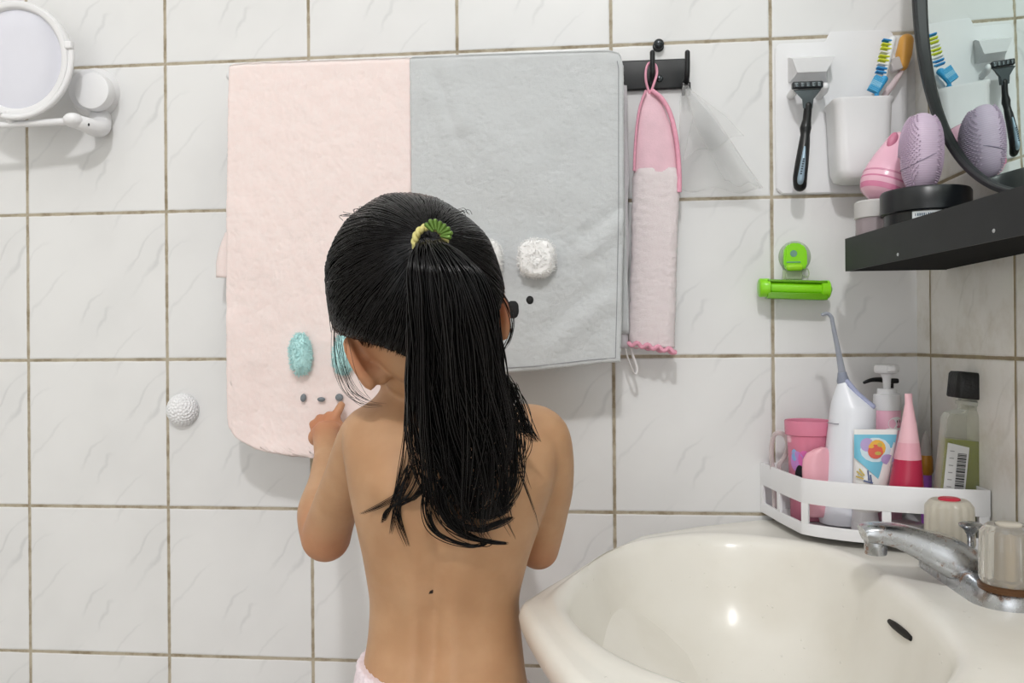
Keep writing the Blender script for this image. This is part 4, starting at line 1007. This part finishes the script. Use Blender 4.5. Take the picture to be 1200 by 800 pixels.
lbm.add([lq(Lx0, Lz0), lq(Lx1, Lz0), lq(Lx1, Lz1-.001), lq(Lx0, Lz1+.002)], [(0, 1, 2, 3)], 0)
yb_ = -.0155; zz_ = Lz1-.008; i = 0
while zz_ > Lz0+.022:
    hgt = (.0006, .0011, .0008, .0016)[i % 4]; lbm.add([lq(-.0125, zz_), lq(-.0035, zz_), lq(-.0035, zz_-hgt), lq(-.0125, zz_-hgt)], [(0, 1, 2, 3)], 1); zz_ -= hgt+(.0007, .0005, .001)[i % 3]; i += 1
for k_ in range(6):
    zt_ = Lz1-.006-k_*.0075; lbm.add([lq(-.0205, zt_), lq(-.0160, zt_), lq(-.0160, zt_-.0008), lq(-.0205, zt_-.0008)], [(0, 1, 2, 3)], 2)
for k_, u_ in enumerate((-.0105, -.0075)): lbm.add([lq(u_, Lz0+.013), lq(u_+.0016, Lz0+.013), lq(u_+.0016, Lz0+.009), lq(u_, Lz0+.009)], [(0, 1, 2, 3)], 1)
obj('label', lbm, [mat('silver_white_label', 'dcdcdc', .35, var=.01), mat('black_bars', '2a2a2a', .5), mat('grey_print', '8b8b8b', .5)], o, 0, 'white label with black bars')

# ================================================================ PERSON
# joints and outline sections, then one continuous remeshed skin
SKIN = MB()
SEC = [(448, 450, 534, -.330, .034), (462, 447, 538, -.334, .036), (470, 440, 552, -.338, .038), (476, 424, 600, -.344, .040), (482, 410, 640, -.348, .042), (495, 402, 657, -.350, .047), (520, 404, 657, -.357, .055), (560, 410, 652, -.360, .060), (600, 418, 638, -.354, .061),
       (650, 429, 620, -.341, .058), (700, 437, 607, -.331, .054), (740, 435, 610, -.331, .056), (790, 427, 615, -.340, .066), (850, 416, 626, -.350, .077), (930, 409, 632, -.355, .075), (1000, 412, 628, -.352, .070), (1040, 425, 615, -.350, .058)]
sy = [s[0] for s in SEC]
def sec(py):
    xl, xr, Yc, b_ = [interp(py, sy, [s[k] for s in SEC]) for k in (1, 2, 3, 4)]
    A, B = at(xl, py, Yc), at(xr, py, Yc); return (A+B)/2, (B-A).length/2, b_
# smooth the section tables by dense resampling
PY = list(np.linspace(448, 1040, 120)); raw = [sec(p) for p in PY]
A_ = np.array([[c.x, c.y, c.z, a, b] for c, a, b in raw])
for _ in range(6): A_[1:-1] = (A_[:-2]+2*A_[1:-1]+A_[2:])/4
R = []
for py, (cx, cy, cz, a, b) in zip(PY, A_):
    ring = []
    for j in range(72):
        an = 2*PI*j/72; e = .86; ca, sa = math.cos(an), math.sin(an)
        x = a*math.copysign(abs(ca)**e, ca); y = b*math.copysign(abs(sa)**e, sa)
        if sa < 0:
            fade = abs(sa)
            u = x/a
            sp_ = math.exp(-((u+.02)/.14)**2)*interp(py, [470, 520, 640, 760, 800, 850], [.2, .6, .9, 1.1, .8, .2])
            y += .0062*sp_*fade
            for bx_, by_ in ((-.48, 560), (.50, 565)):
                y -= .0085*fade*math.exp(-((u-bx_)/.24)**2-((py-by_)/38)**2)
                y += .0045*fade*math.exp(-((u-bx_*.52)/.12)**2-((py-by_-12)/40)**2)
            y -= .0030*fade*(math.exp(-((u-.24)/.15)**2)+math.exp(-((u+.28)/.15)**2))*interp(py, [620, 680, 770, 820], [0, 1, 1, 0])
            if py > 830: y += .008*math.exp(-(u/.12)**2)*interp(py, [830, 900], [0, 1])
        ring.append(V(cx+x, cy+y, cz))
    R.append(ring)
SKIN.rings(R)
hipL, hipR = at(468, 985, -.352), at(574, 985, -.352)
GY = -.352
for hp_, sx in ((hipL, -1), (hipR, 1)):
    zk = [hp_.z, .46, .37, .285, .22, .14, .06, .035]
    kx = hp_.x
    pth = [V(kx, GY, zk[0]), V(kx+sx*.000, GY+.004, zk[1]), V(kx, GY+.008, zk[2]), V(kx, GY+.006, zk[3]), V(kx, GY-.004, zk[4]), V(kx, GY-.006, zk[5]), V(kx, GY, zk[6]), V(kx, GY, zk[7])]
    SKIN.capsule(bez(pth, 6), list(np.interp(np.linspace(0, 7, 43), range(8), [.050, .047, .041, .034, .0345, .030, .0215, .021])), 28)
    ft = [V(kx, GY-.018, .024), V(kx+sx*.002, GY+.02, .026), V(kx+sx*.005, GY+.06, .020), V(kx+sx*.008, GY+.095, .016)]
    SKIN.capsule(bez(ft, 6), list(np.interp(np.linspace(0, 3, 19), range(4), [.022, .024, .019, .0155])), 20)
    for i in range(5):
        tx = kx+sx*(.008+(-.020+.0095*i)); ln = (.020, .017, .015, .012, .010)[i]; rr_ = (.0085, .0062, .006, .0056, .0052)[i]
        SKIN.capsule([V(tx, GY+.085-.006*max(0, i-1), .012), V(tx+sx*.001, GY+.098-.007*max(0, i-1)+ln*.5, .0085)], rr_, 12)
# arms
def arm(P, Rr): SKIN.capsule(bez(P, 8), list(np.interp(np.linspace(0, len(P)-1, (len(P)-1)*8+1), range(len(P)), Rr)), 28)
shL, elL, wrL = at(432, 512, -.352), at(382, 629, -.275), at(383, 536, -.150)
arm([at(455, 508, -.350), shL, at(408, 560, -.325), at(391, 600, -.296), elL], [.028, .0262, .0225, .0225, .0245])
arm([elL, at(375, 600, -.245), at(381, 566, -.195), wrL], [.0245, .0230, .0185, .0145])
shR, elR = at(633, 515, -.352), at(631, 643, -.285)
arm([at(610, 510, -.350), shR, at(643, 560, -.335), at(640, 600, -.312), elR], [.028, .0268, .0225, .020, .0195])
wrR = V(.695, -.150, .790)
arm([elR, elR.lerp(wrR, .35)+V(0, 0, .002), wrR], [.0195, .0185, .0135])
# hands
def finger(P, r0, r1): SKIN.capsule(bez(P, 5), list(np.linspace(r0, r1, (len(P)-1)*5+1)), 12)
# left hand: rests on the towel by the embroidered face, index pointing up, others curled
SKIN.capsule([wrL, at(383, 520, -.128), at(382, 508, -.112)], [.0142, .0155, .016], 20)
SKIN.capsule([at(372, 512, -.108), at(380, 504, -.106), at(389, 503, -.110)], [.0115, .0125, .0105], 18)
finger([at(388, 503, -.106), at(392, 490, -.098), at(396.5, 481, -.092), at(400, 474.5, -.0865)], .0066, .0052)
finger([at(383, 500, -.104), at(385, 489, -.096), at(386, 487, -.088), at(385, 494, -.084)], .0066, .0052)
finger([at(376, 502, -.103), at(375, 492, -.096), at(375, 490, -.088), at(376, 497, -.084)], .0064, .0050)
finger([at(370, 506, -.103), at(367.5, 498, -.097), at(367, 497, -.090), at(369, 503, -.086)], .0058, .0046)
finger([at(388, 518, -.118), at(396, 510, -.108), at(398, 500, -.098), at(395, 494, -.090)], .0070, .0056)
# right hand: open against the tiles, hidden in front of the body
pR = V(.668, -.085, .805)
SKIN.capsule([wrR, wrR.lerp(pR, .5), pR], [.0135, .0150, .0165], 20)
SKIN.capsule([pR+V(-.013, .01, .006), pR+V(.011, .01, .004)], [.011, .011], 16)
for i in range(4):
    dx = -.016+.0105*i; ln = (.040, .048, .046, .036)[i]
    b0 = pR+V(dx, .012, .006)
    finger([b0, b0+V(dx*.25, ln*.45, ln*.38), b0+V(dx*.4, ln*.85, ln*.62), V(b0.x+dx*.5, -.0065, b0.z+ln*.80)], .0062, .0050)
finger([pR+V(-.012, -.01, -.002), pR+V(-.026, .006, -.002), pR+V(-.031, .028, .006), pR+V(-.030, .042, .012)], .0070, .0056)
# head
HC = at(486, 344, -.378)
HM = Matrix.Rotation(math.radians(24), 3, 'Z') @ Matrix.Rotation(math.radians(-17), 3, 'Y') @ Matrix.Rotation(math.radians(-16), 3, 'X')
def hl(x, y, z): return HC + HM @ V(x, y, z)
SKIN.ell(HC, (.0655, .080, .0755), HM, 48, 36)
SKIN.ell(hl(0, -.010, -.038), (.051, .054, .045), HM, 36, 28)
SKIN.ell(hl(0, .026, -.044), (.049, .050, .046), HM, 36, 28)
SKIN.ell(hl(0, .052, -.072), (.021, .020, .017), HM, 24, 18)                                  # chin
for s in (-1, 1): SKIN.ell(hl(s*.030, .054, -.040), (.022, .020, .022), HM, 24, 18)            # cheeks
SKIN.ell(hl(0, .0745, -.033), (.0075, .0105, .0075), HM, 18, 14)                              # nose tip
SKIN.capsule([hl(0, .074, -.010), hl(0, .078, -.028)], [.0045, .0062], 12)
for s in (-1, 1): SKIN.ell(hl(s*.006, .073, -.0355), (.005, .007, .0045), HM, 14, 10)
SKIN.capsule([hl(-.011, .070, -.0535), hl(0, .0735, -.0520), hl(.011, .070, -.0535)], [.0030, .0042, .0030], 12)
SKIN.capsule([hl(-.009, .068, -.0595), hl(0, .0715, -.0605), hl(.009, .068, -.0595)], [.0032, .0044, .0032], 12)
neck0 = A_[1]; SKIN.capsule([V(neck0[0], neck0[1], neck0[2]-.03), V(neck0[0]-.002, neck0[1]+.002, neck0[2]), hl(0, -.004, -.055)], [.036, .033, .036], 32)
# ears: rim, lobe and shell
EARS = {}
for s in (-1, 1):
    ec = V(s*(.0565 if s < 0 else .0535), -.004 if s < 0 else -.012, -.044 if s < 0 else -.041); ES = .68
    fl_ = .015 if s < 0 else .013                  # how far it stands off
    def ep(u, v, w=0.):       # u back/out, v up
        u, v = u*ES, v*ES; return hl(ec.x + s*(fl_*(.35+u/.02*.75)+w), ec.y - u*.80 + .004, ec.z + v)
    rim = [ep(-.006, .010), ep(.000, .0245), ep(.010, .0295), ep(.0185, .0235), ep(.0205, .010), ep(.0175, -.004), ep(.0105, -.016), ep(.003, -.024)]
    SKIN.capsule(bez(rim, 6), list(np.interp(np.linspace(0, 7, 43), range(8), [.0035, .0042, .0046, .0046, .0044, .0044, .0048, .0055])), 12)
    SKIN.capsule([ep(.002, -.022), ep(.000, -.028)], [.0058, .0050], 12)
    fan = [ep(.004, .002, -.001)]+[ep(u, v, -.0012) for u, v in ((-.004, .010), (.002, .023), (.010, .027), (.017, .021), (.019, .009), (.016, -.004), (.010, -.015), (.003, -.023), (-.004, -.012))]
    n_ = len(fan)-1
    off = HM @ V(s*-.0022, -.0022, 0)
    SKIN.add([p+off for p in fan]+[p-off for p in fan], [(0, 1+i, 1+(i+1) % n_) for i in range(n_)]+[(n_+1, n_+2+(i+1) % n_, n_+2+i) for i in range(n_)]+[(1+i, n_+2+i, n_+2+(i+1) % n_, 1+(i+1) % n_) for i in range(n_)])
    SKIN.capsule([hl(ec.x-s*.006, .000, ec.z+.008), ep(.001, .010)], [.010, .0055], 12); SKIN.capsule([hl(ec.x-s*.006, .004, ec.z-.012), ep(.001, -.012)], [.010, .0055], 12)
me = bpy.data.meshes.new('skin_parts'); me.from_pydata(SKIN.v, [], SKIN.f)
b = bmesh.new(); b.from_mesh(me); bmesh.ops.recalc_face_normals(b, faces=b.faces); b.to_mesh(me); b.free()
tmp = bpy.data.objects.new('skin_parts', me); COL.objects.link(tmp)
md = tmp.modifiers.new('r', 'REMESH'); md.mode = 'VOXEL'; md.voxel_size = .0021; md.use_smooth_shade = True
ms = tmp.modifiers.new('s', 'SMOOTH'); ms.factor = .5; ms.iterations = 7
dg = bpy.context.evaluated_depsgraph_get(); ev = tmp.evaluated_get(dg); bme = bpy.data.meshes.new_from_object(ev)
bpy.data.objects.remove(tmp)
NV = len(bme.vertices); co_ = np.empty(NV*3); bme.vertices.foreach_get('co', co_); co_ = co_.reshape(-1, 3)
# per-vertex skin tint: 0 plain skin, redder on hands, elbows and ears; face features
tint = np.zeros((NV, 4)); tint[:, 3] = 1
def gauss(c, r): return np.exp(-((co_-np.array(c))**2).sum(1)/r**2)
red = .9*gauss(at(380, 500, -.10), .035)+.8*gauss(elL, .032)+.7*gauss(elR, .028)+.75*gauss(hl(-.075, -.01, -.044), .030)+1.3*gauss(hl(.078, -.024, -.036), .032)+.3*gauss(hl(.035, .06, -.04), .025)+.3*gauss(hl(-.035, .06, -.04), .025)
tint[:, 0] = np.clip(red, 0, 1)
Hi = np.array(HM.transposed()); loc_ = (co_-np.array(HC))@Hi.T
def le(c, r): return (((loc_-np.array(c))/np.array(r))**2).sum(1) < 1
lips = le((0, .072, -.0565), (.0125, .012, .0062))
eyew = le((-.026, .066, -.020), (.0105, .02, .0042)) | le((.026, .066, -.020), (.0105, .02, .0042))
iris = le((-.026, .066, -.020), (.0045, .02, .0043)) | le((.026, .066, -.020), (.0045, .02, .0043))
brow = le((-.027, .066, -.002), (.014, .02, .0022)) | le((.027, .066, -.002), (.014, .02, .0022))
mole = (((co_-np.array(at(507, 692, -.383)))[:, [0, 2]]**2).sum(1) < .0019**2) & (co_[:, 1] < -.36)
fi = np.zeros(NV); fi[lips] = .25; fi[eyew] = .5; tint[iris | brow | mole, 2] = 1.
tint[:, 1] = fi
at_ = bme.attributes.new('tint', 'FLOAT_COLOR', 'POINT'); at_.data.foreach_set('color', tint.reshape(-1))
t = NT('child_skin'); o_ = t.obj()
an_ = t.n('ShaderNodeAttribute', attribute_name='tint'); sc2 = t.n('ShaderNodeSeparateColor', {0: an_.outputs['Color']}).outputs
base = t.mix(t.smooth(t.noise(o_, 22., 4.), .3, .7), lin('c39a76'), lin('b68c68'))
base = t.mix(t.math('MULTIPLY', sc2[0], .65), base, lin('c4714f'))
base = t.mix(t.math('MULTIPLY', t.math('COMPARE', sc2[1], .25, .1), .7), base, lin('b4605c'))
base = t.mix(t.math('COMPARE', sc2[1], .5, .1), base, lin('ece6e0'))
base = t.mix(t.smooth(sc2[2], .3, .8), base, lin('1c130e'))
t.p(Base_Color=base, Roughness=.5, Specular_IOR_Level=.35, Subsurface_Weight=.12, Subsurface_Radius=(.010, .004, .002), Subsurface_Scale=.6)
t.bump(t.noise(o_, 900., 3.), .08, .0008)
skin = t.m
BODY_BVH = BVHTree.FromPolygons([Vector(c) for c in co_], [tuple(p.vertices) for p in bme.polygons])
def outside(p, gap=.0025):   # keep a hair point just off the skin
    d_ = p-CAM; L_ = d_.length; h = BODY_BVH.ray_cast(CAM, d_/L_)
    return CAM+d_/L_*(h[3]-gap) if h[0] is not None and h[3] < L_+gap and L_-h[3] < .06 else p
person = thing('person', 'child with long black ponytail, seen from behind in pink shorts, touching the pink towel', 'person', (A_[60][0], GY, 0))
bme.transform(Matrix.Translation(-LOC[person.name])); bme.name = 'body'; bme.materials.clear(); bme.materials.append(skin); bme.shade_smooth()
body = bpy.data.objects.new('body', bme); COL.objects.link(body); body.parent = person; LOC['body'] = LOC[person.name]
# shorts: waistband tilted, down to mid thigh
R = []
def shring(py, g, tl=0.):
    k = np.interp(py, PY, np.arange(len(PY))); cz = np.interp(k, np.arange(len(PY)), A_[:, 2])
    ring = []; zs = A_[::-1, 2]
    for j in range(160):
        an = 2*PI*j/160; e = .86; ca, sa = math.cos(an), math.sin(an)
        z = cz - tl*.0125*(ca+1)**1.5 + (.0009*math.sin(44*an) if tl and py < 768 else 0)
        cx, cy, a, b_ = [float(np.interp(z, zs, A_[::-1, i])) for i in (0, 1, 3, 4)]
        gg = g + (.0010*math.sin(42*an) if py < 792 else .0008*math.sin(13*an))
        gg += .0045*max(0, -sa)
        ring.append(V(cx+(a+gg)*math.copysign(abs(ca)**e, ca), cy+(b_+gg)*math.copysign(abs(sa)**e, sa), z))
    return ring
tl = 1.
wb = [shring(768, -.006, tl), shring(766.5, .0012, tl), shring(766, .0026, tl), shring(769, .0045, tl), shring(774, .0032, tl), shring(782, .0040, tl), shring(790, .0038, tl)]
shorts_w = mat('white_pink_cotton', 'f3e4ea', .8, var=.03, vscale=120., bump=.3, bscale=900.)
shorts_p = fabric('pink_cotton', 'ec8fb4', 'f0a6c2', 900., .4, .0015, 60.)
mbs = MB().rings([shring(786, .0030, 1.), shring(800, .0050, .9), shring(830, .0060, .6), shring(880, .0070, .2), shring(940, .0070), shring(1000, .0070), shring(1030, .0060)], False, True)
for hp_, sx in ((hipL, -1), (hipR, 1)):
    kx = hp_.x; rr0 = .056
    mbs.lathe([(.052, 0), (.056, -.02), (.0565, -.05), (.0575, -.105), (.0555, -.106), (.052, -.05)], (kx, GY+.004, hp_.z+.0), n=48, cap0=False, cap1=False)
sho = obj('shorts', mbs, shorts_p, person, 60, 'pink shorts')
obj('waistband', MB().rings(wb, False, False), shorts_w, sho, 180, 'white gathered waistband')

# ---------------------------------------------------------------- hair
HR = np.array([.0730, .0885, .0835])
def hthr(az):          # hairline height (unit sphere z) by angle from the back of the head
    return np.interp(abs(az), [0, 35, 50, 70, 90, 102, 115, 130, 150, 180], [-.86, -.76, -.58, -.38, -.22, -.14, -.02, .34, .58, .64])
def azd(d): return math.degrees(math.atan2(d[0], -d[1]))
def hrad(d, extra=0.):
    th_ = hthr(azd(d)); k = (d[2]-th_)/.09; k = max(0., min(1., k)); k = k*k*(3-2*k)
    return (.81+.19*k)+extra
def hpos(d, extra=0.):
    k = hrad(d, extra); k += .030*mnoise.noise(V(*d)*2.3+V(3, 1, 2))*max(0., min(1., (d[2]-float(hthr(azd(d))))*3)); p = V(d[0]*HR[0]*k, d[1]*HR[1]*k, d[2]*(HR[2] if d[2] > 0 else .098)*k); return HC+HM @ p
# tie position: where the line of sight through it meets the hair surface
dr = ray(504, 284).normalized(); Hinv = HM.transposed()
o0 = Hinv @ (CAM-HC); d0 = Hinv @ dr; oS = np.array(o0)/HR; dS = np.array(d0)/HR
qa, qb, qc_ = dS@dS, 2*oS@dS, oS@oS-1; tt = (-qb-math.sqrt(qb*qb-4*qa*qc_))/(2*qa); dT = oS+dS*tt; dT /= np.linalg.norm(dT)
TIE = hpos(dT); TN = (HM @ V(*(dT/HR))).normalized()
t = NT('black_hair'); o_ = t.obj()
t.p(Base_Color=t.mix(t.noise(o_, 120., 3.), lin('050405'), lin('0b0a0b')), Roughness=.24, Specular_IOR_Level=.28)
hairm = t.m
cap = MB()
NU, NVv = 120, 80; R = []
# pole at the tie so the combed grooves converge there
zt = Vector(dT); qd = Vector((0, 0, 1)).rotation_difference(zt)
for i in range(NVv+1):
    th_ = PI*(.002+.996*i/NVv); ring = []
    for j in range(NU*3):
        ph = 2*PI*j/(NU*3); d_ = qd @ V(math.sin(th_)*math.cos(ph), math.sin(th_)*math.sin(ph), math.cos(th_))
        groove = .010*mnoise.noise(V(math.cos(ph)*9, math.sin(ph)*9, th_*.7))+.008*mnoise.noise(V(math.cos(ph)*26, math.sin(ph)*26, th_*.9))
        ring.append(hpos(np.array(d_), groove*min(1., th_*1.5)))
    R.append(ring)
cap.rings(R)
hair = obj('hair', cap, hairm, person, 180, 'black hair combed back to a ponytail')
def slerp(a, b, t_):
    om = math.acos(max(-1, min(1, float(a@b))));
    return a if om < 1e-4 else (math.sin((1-t_)*om)*a+math.sin(t_*om)*b)/math.sin(om)
st = MB()
cnt = 0
while cnt < 1500:
    v = rng.normal(size=3); v /= np.linalg.norm(v); az = azd(v); hth = float(hthr(az))
    if cnt % 2 == 0: v = np.array([math.sin(math.radians(az)), -math.cos(math.radians(az)), 0.]); zz2 = hth+.05+.08*rng.random(); v = np.append(v[:2]*math.sqrt(max(.01, 1-zz2*zz2)), zz2)
    elif v[2] < hth+.1: continue
    cnt += 1
    e0 = .004+.016*rng.random(); bow = rng.normal()*.05; P = []
    ax_ = np.cross(v, dT); 
    for i in range(11):
        u = i/10; d_ = slerp(v, dT, u*.985); d_ = d_+ax_*bow*math.sin(PI*u); d_ /= np.linalg.norm(d_)
        P.append(hpos(d_, e0+.010*u*rng.random()*.4+.022*max(0, u-.8)))
    st.tube(P, [.00028]+[.00055]*9+[.0004], 3)
for i_ in range(900):        # fine short hair along the nape and behind the ear
    az = -108+200*rng.random(); hth = float(hthr(az)); z_ = max(-.97, hth-.02-.20*rng.random()**1.6); v = np.array([math.sin(math.radians(az))*math.sqrt(1-z_*z_), -math.cos(math.radians(az))*math.sqrt(1-z_*z_), z_]); P = []
    for i in range(7):
        d_ = slerp(v, dT, .03+i*.055); P.append(outside(hpos(d_, .004), .0006))
    st.tube(P, [.0001, .00022, .0003, .00034, .00036, .00036, .0003], 3)
obj('combed_strands', st, hairm, hair, 180)['kind'] = 'stuff'
# ponytail: centre line and half widths
PC = [(505, 281, -.462), (508, 287, -.471), (515, 301, -.481), (524, 325, -.486), (531, 360, -.482), (536, 400, -.474), (540, 450, -.462), (546, 500, -.447), (551, 550, -.433), (556, 595, -.424), (566, 628, -.418)]
PW = [15, 17, 30, 43, 51, 57, 61, 62, 53, 40, 24]; PD = [.010, .011, .015, .018, .020, .021, .020, .018, .014, .010, .006]
PCw = [at(*p) for p in PC]; cen = crm([tuple(p) for p in PCw], 8); NP = len(cen)
wpx = np.interp(np.linspace(0, len(PC)-1, NP), range(len(PC)), PW); wyv = np.array([-(p[1]-CAM.y)/FPX for p in cen]); 
hwv = np.array([w_*abs(cen[i][1]-CAM.y)/FPX for i, w_ in enumerate(wpx)]); hdv = np.interp(np.linspace(0, len(PC)-1, NP), range(len(PC)), PD)
core = MB(); R = []
for i in range(0, int(NP*.58)):
    g = .84*(1 if i < NP*.30 else max(.2, 1-(i-NP*.30)/(NP*.30)))
    R.append([V(cen[i][0]+hwv[i]*g*math.cos(a)*(1+.10*mnoise.noise(V(math.cos(a)*4, math.sin(a)*4, i*.03))), cen[i][1]+hdv[i]*g*math.sin(a)*(1+.18*mnoise.noise(V(math.cos(a)*7, math.sin(a)*7, i*.03+5))), cen[i][2]) for a in np.linspace(0, 2*PI, 48, endpoint=False)])
core.rings(R)
clumps = []
for c_ in range(90):
    a = rng.random()*2*PI; r_ = math.sqrt(rng.random()*.8+.2); clumps.append((r_*math.cos(a), r_*math.sin(a), .56+.40*rng.random(), rng.normal()*.20, rng.normal()*.14, rng.random()*6))
for c_ in clumps:
    for k in range(17):
        ux, uy = c_[0]+rng.normal()*.085, c_[1]+rng.normal()*.085; m_ = math.hypot(ux, uy)
        if m_ > 1.04: ux, uy = ux/m_*1.04, uy/m_*1.04
        end = min(1.0, c_[2]+rng.normal()*.045); n = 22; P = []
        dxe = c_[3]+rng.normal()*.04; ph = c_[5]; jy = rng.normal()*.0032; s_sh = rng.random()*.035
        for i in range(n):
            s = max(0., end*i/(n-1)-s_sh*(1-i/(n-1))); fi_ = s*(NP-1); i0 = int(fi_); i1 = min(i0+1, NP-1); f_ = fi_-i0
            c0 = np.array(cen[i0])*(1-f_)+np.array(cen[i1])*f_; hw = hwv[i0]*(1-f_)+hwv[i1]*f_; hd = hdv[i0]*(1-f_)+hdv[i1]*f_
            tail = max(0, s-.42)/.58
            x = c0[0]+hw*(ux*(1-.15*tail)+dxe*tail*tail*2.6)+.014*tail*math.sin(ph+7.5*s)+.0016*math.sin(ph*2+14*s); y = c0[1]+hd*uy+jy*min(1., s*12)+.004*tail*math.cos(ph+8*s)
            P.append(outside(V(x, y, c0[2]+.02*tail*tail*c_[4]), .002+.004*(.5+.5*uy)))
        core.tube(P, [.0005]+[.0006]*(n-5)+[.0005, .0004, .0003, .0001], 4)
# curling locks below the tail and loose wisps on the back and beside the ears
def lock(pts, n_str, spread, r=.0005, mb_=None):
    for k in range(n_str):
        ox, oy = rng.normal()*spread, rng.normal()*spread*.7; tt_ = rng.random()
        P = []
        for i, (px, py, Y) in enumerate(pts):
            g = .35+.65*math.sin(PI*min(1, (i+.6)/len(pts)))
            P.append(at(px+ox*g+rng.normal()*.25*spread, py+oy*g*.6, Y+rng.normal()*.0008))
        P = [outside(p_, .0015+.003*rng.random()) for p_ in bez(P, 6)]; (mb_ or core).tube(P, list(np.concatenate([np.full(len(P)-5, r), np.linspace(r, r*.25, 5)])), 3)
BKY = -.418
lock([(520, 560, -.43), (512, 585, -.428), (525, 612, -.424), (548, 628, -.418), (572, 634, -.414), (592, 636, -.412)], 46, 4.2, .00042)
lock([(528, 560, -.43), (520, 590, -.427), (534, 612, -.422), (560, 620, -.418), (582, 614, -.414), (598, 606, -.411)], 34, 4., .00042)
lock([(585, 500, -.44), (590, 545, -.43), (588, 580, -.422), (572, 600, -.418), (556, 606, -.416)], 36, 4.5, .00042)
lock([(570, 520, -.44), (572, 560, -.43), (563, 590, -.424), (548, 600, -.42)], 26, 4., .0004)
lock([(590, 440, -.455), (603, 470, -.445), (614, 495, -.435), (628, 518, -.422)], 30, 6., .00038)
lock([(600, 450, -.45), (608, 480, -.44), (612, 500, -.43), (622, 508, -.425)], 22, 6., .00036)
lock([(505, 560, -.435), (500, 590, -.43), (508, 618, -.424), (530, 634, -.418), (560, 640, -.414), (575, 632, -.412)], 18, 4., .0004)
lock([(595, 470, -.45), (603, 520, -.438), (604, 560, -.428), (592, 588, -.42), (575, 600, -.417)], 26, 4.5, .0004)
lock([(520, 520, -.44), (508, 560, -.432), (490, 580, -.424), (470, 592, -.418)], 16, 3., .00036)
lock([(540, 540, -.436), (548, 580, -.428), (568, 606, -.42), (588, 600, -.415), (600, 588, -.412)], 18, 4., .0004)
lock([(550, 400, -.476), (580, 440, -.462), (606, 480, -.444), (612, 520, -.43), (606, 545, -.425)], 18, 7., .00034)
for pts in ([(478, 470, -.44), (474, 510, -.428), (470, 545, -.42), (462, 580, -.416), (450, 610, -.413)], [(484, 480, -.44), (483, 520, -.43), (476, 560, -.421), (466, 595, -.416), (470, 620, -.414)], [(490, 500, -.44), (492, 545, -.43), (478, 580, -.420), (455, 596, -.416), (448, 612, -.413)],
            [(486, 540, -.43), (470, 575, -.419), (450, 590, -.415), (424, 602, -.408)], [(480, 545, -.425), (468, 575, -.418), (466, 605, -.416), (478, 640, -.414)], [(500, 560, -.43), (486, 582, -.42), (468, 590, -.417), (458, 625, -.414)]):
    lock(pts, 9, 2.2, .00030)
lock([(396, 385, -.40), (397, 410, -.40), (404, 440, -.39), (414, 460, -.385), (430, 470, -.385)], 9, 5., .00018)
lock([(392, 370, -.40), (394, 420, -.40), (405, 455, -.385), (425, 472, -.385), (448, 474, -.39)], 7, 5., .00018)
lock([(580, 335, -.40), (594, 360, -.39), (599, 385, -.39), (592, 405, -.39), (586, 416, -.39)], 9, 1.9, .00024)
lock([(578, 328, -.40), (600, 365, -.385), (598, 395, -.385), (587, 412, -.385)], 5, 2., .0002)
for k in range(34):
    a0 = rng.random()*1.0; x0 = 400+150*rng.random(); y0 = 262-24*math.sin(PI*(x0-385)/190)
    P = [at(500, 275, -.455), at((500+x0)/2, (275+y0)/2-9, -.44), at(x0, y0-2-4*rng.random(), -.41), at(x0-8+16*rng.random(), y0-5+12*rng.random(), -.40)]
    core.tube(bez(P, 6), .00026, 3)
for k in range(16):
    x0 = 388+6*rng.random(); y0 = 300+70*rng.random(); P = [at(430, y0-30, -.41), at(400, y0-16, -.40), at(x0-2, y0+4, -.40), at(x0-5*rng.random(), y0+30, -.40)]
    core.tube(bez(P, 6), .00026, 3)
obj('ponytail', core, hairm, hair, 180, 'long black ponytail with loose curling ends')
# hair tie: twisted yellow elastic and a small green leaf charm
q = TN.orthogonal().normalized(); q2 = TN.cross(q)
axis_t = (Vector(cen[10])-TIE).normalized(); q = axis_t.orthogonal().normalized(); q2 = axis_t.cross(q)
ti = MB()
tc_ = at(504, 283, -.470)
for ph in (0, PI):
    P = []
    for i in range(72):
        a = 2*PI*i/72; rr_ = .0112+.0013*math.cos(8*a+ph); P.append(tc_+q*(rr_*math.cos(a))+q2*(rr_*math.sin(a))+axis_t*(.0022*math.sin(8*a+ph)))
    ti.tube(P, .0018, 8, closed=True)
tie = obj('hair_tie', ti, mat('yellow_elastic', 'd8cf86', .5, bump=.3, bscale=700), hair, 180, 'pale yellow twisted hair tie')
ch = MB()
for i, (px, py) in enumerate(((500, 263.5), (504.5, 259.5), (510, 259), (515.5, 261.5), (520.5, 264.5), (525, 268), (528, 273), (526.5, 278))):
    p = at(px, py, -.483); dv = (at(512, 276, -.483)-p).normalized()
    ch.capsule([p, p+dv*.0060], [.0019, .0010], 10)
obj('leaf_charm', ch, mat('green_gold_charm', '5f7f34', .22, .35, var=.06), tie, 60, 'small green leaf shaped charm')
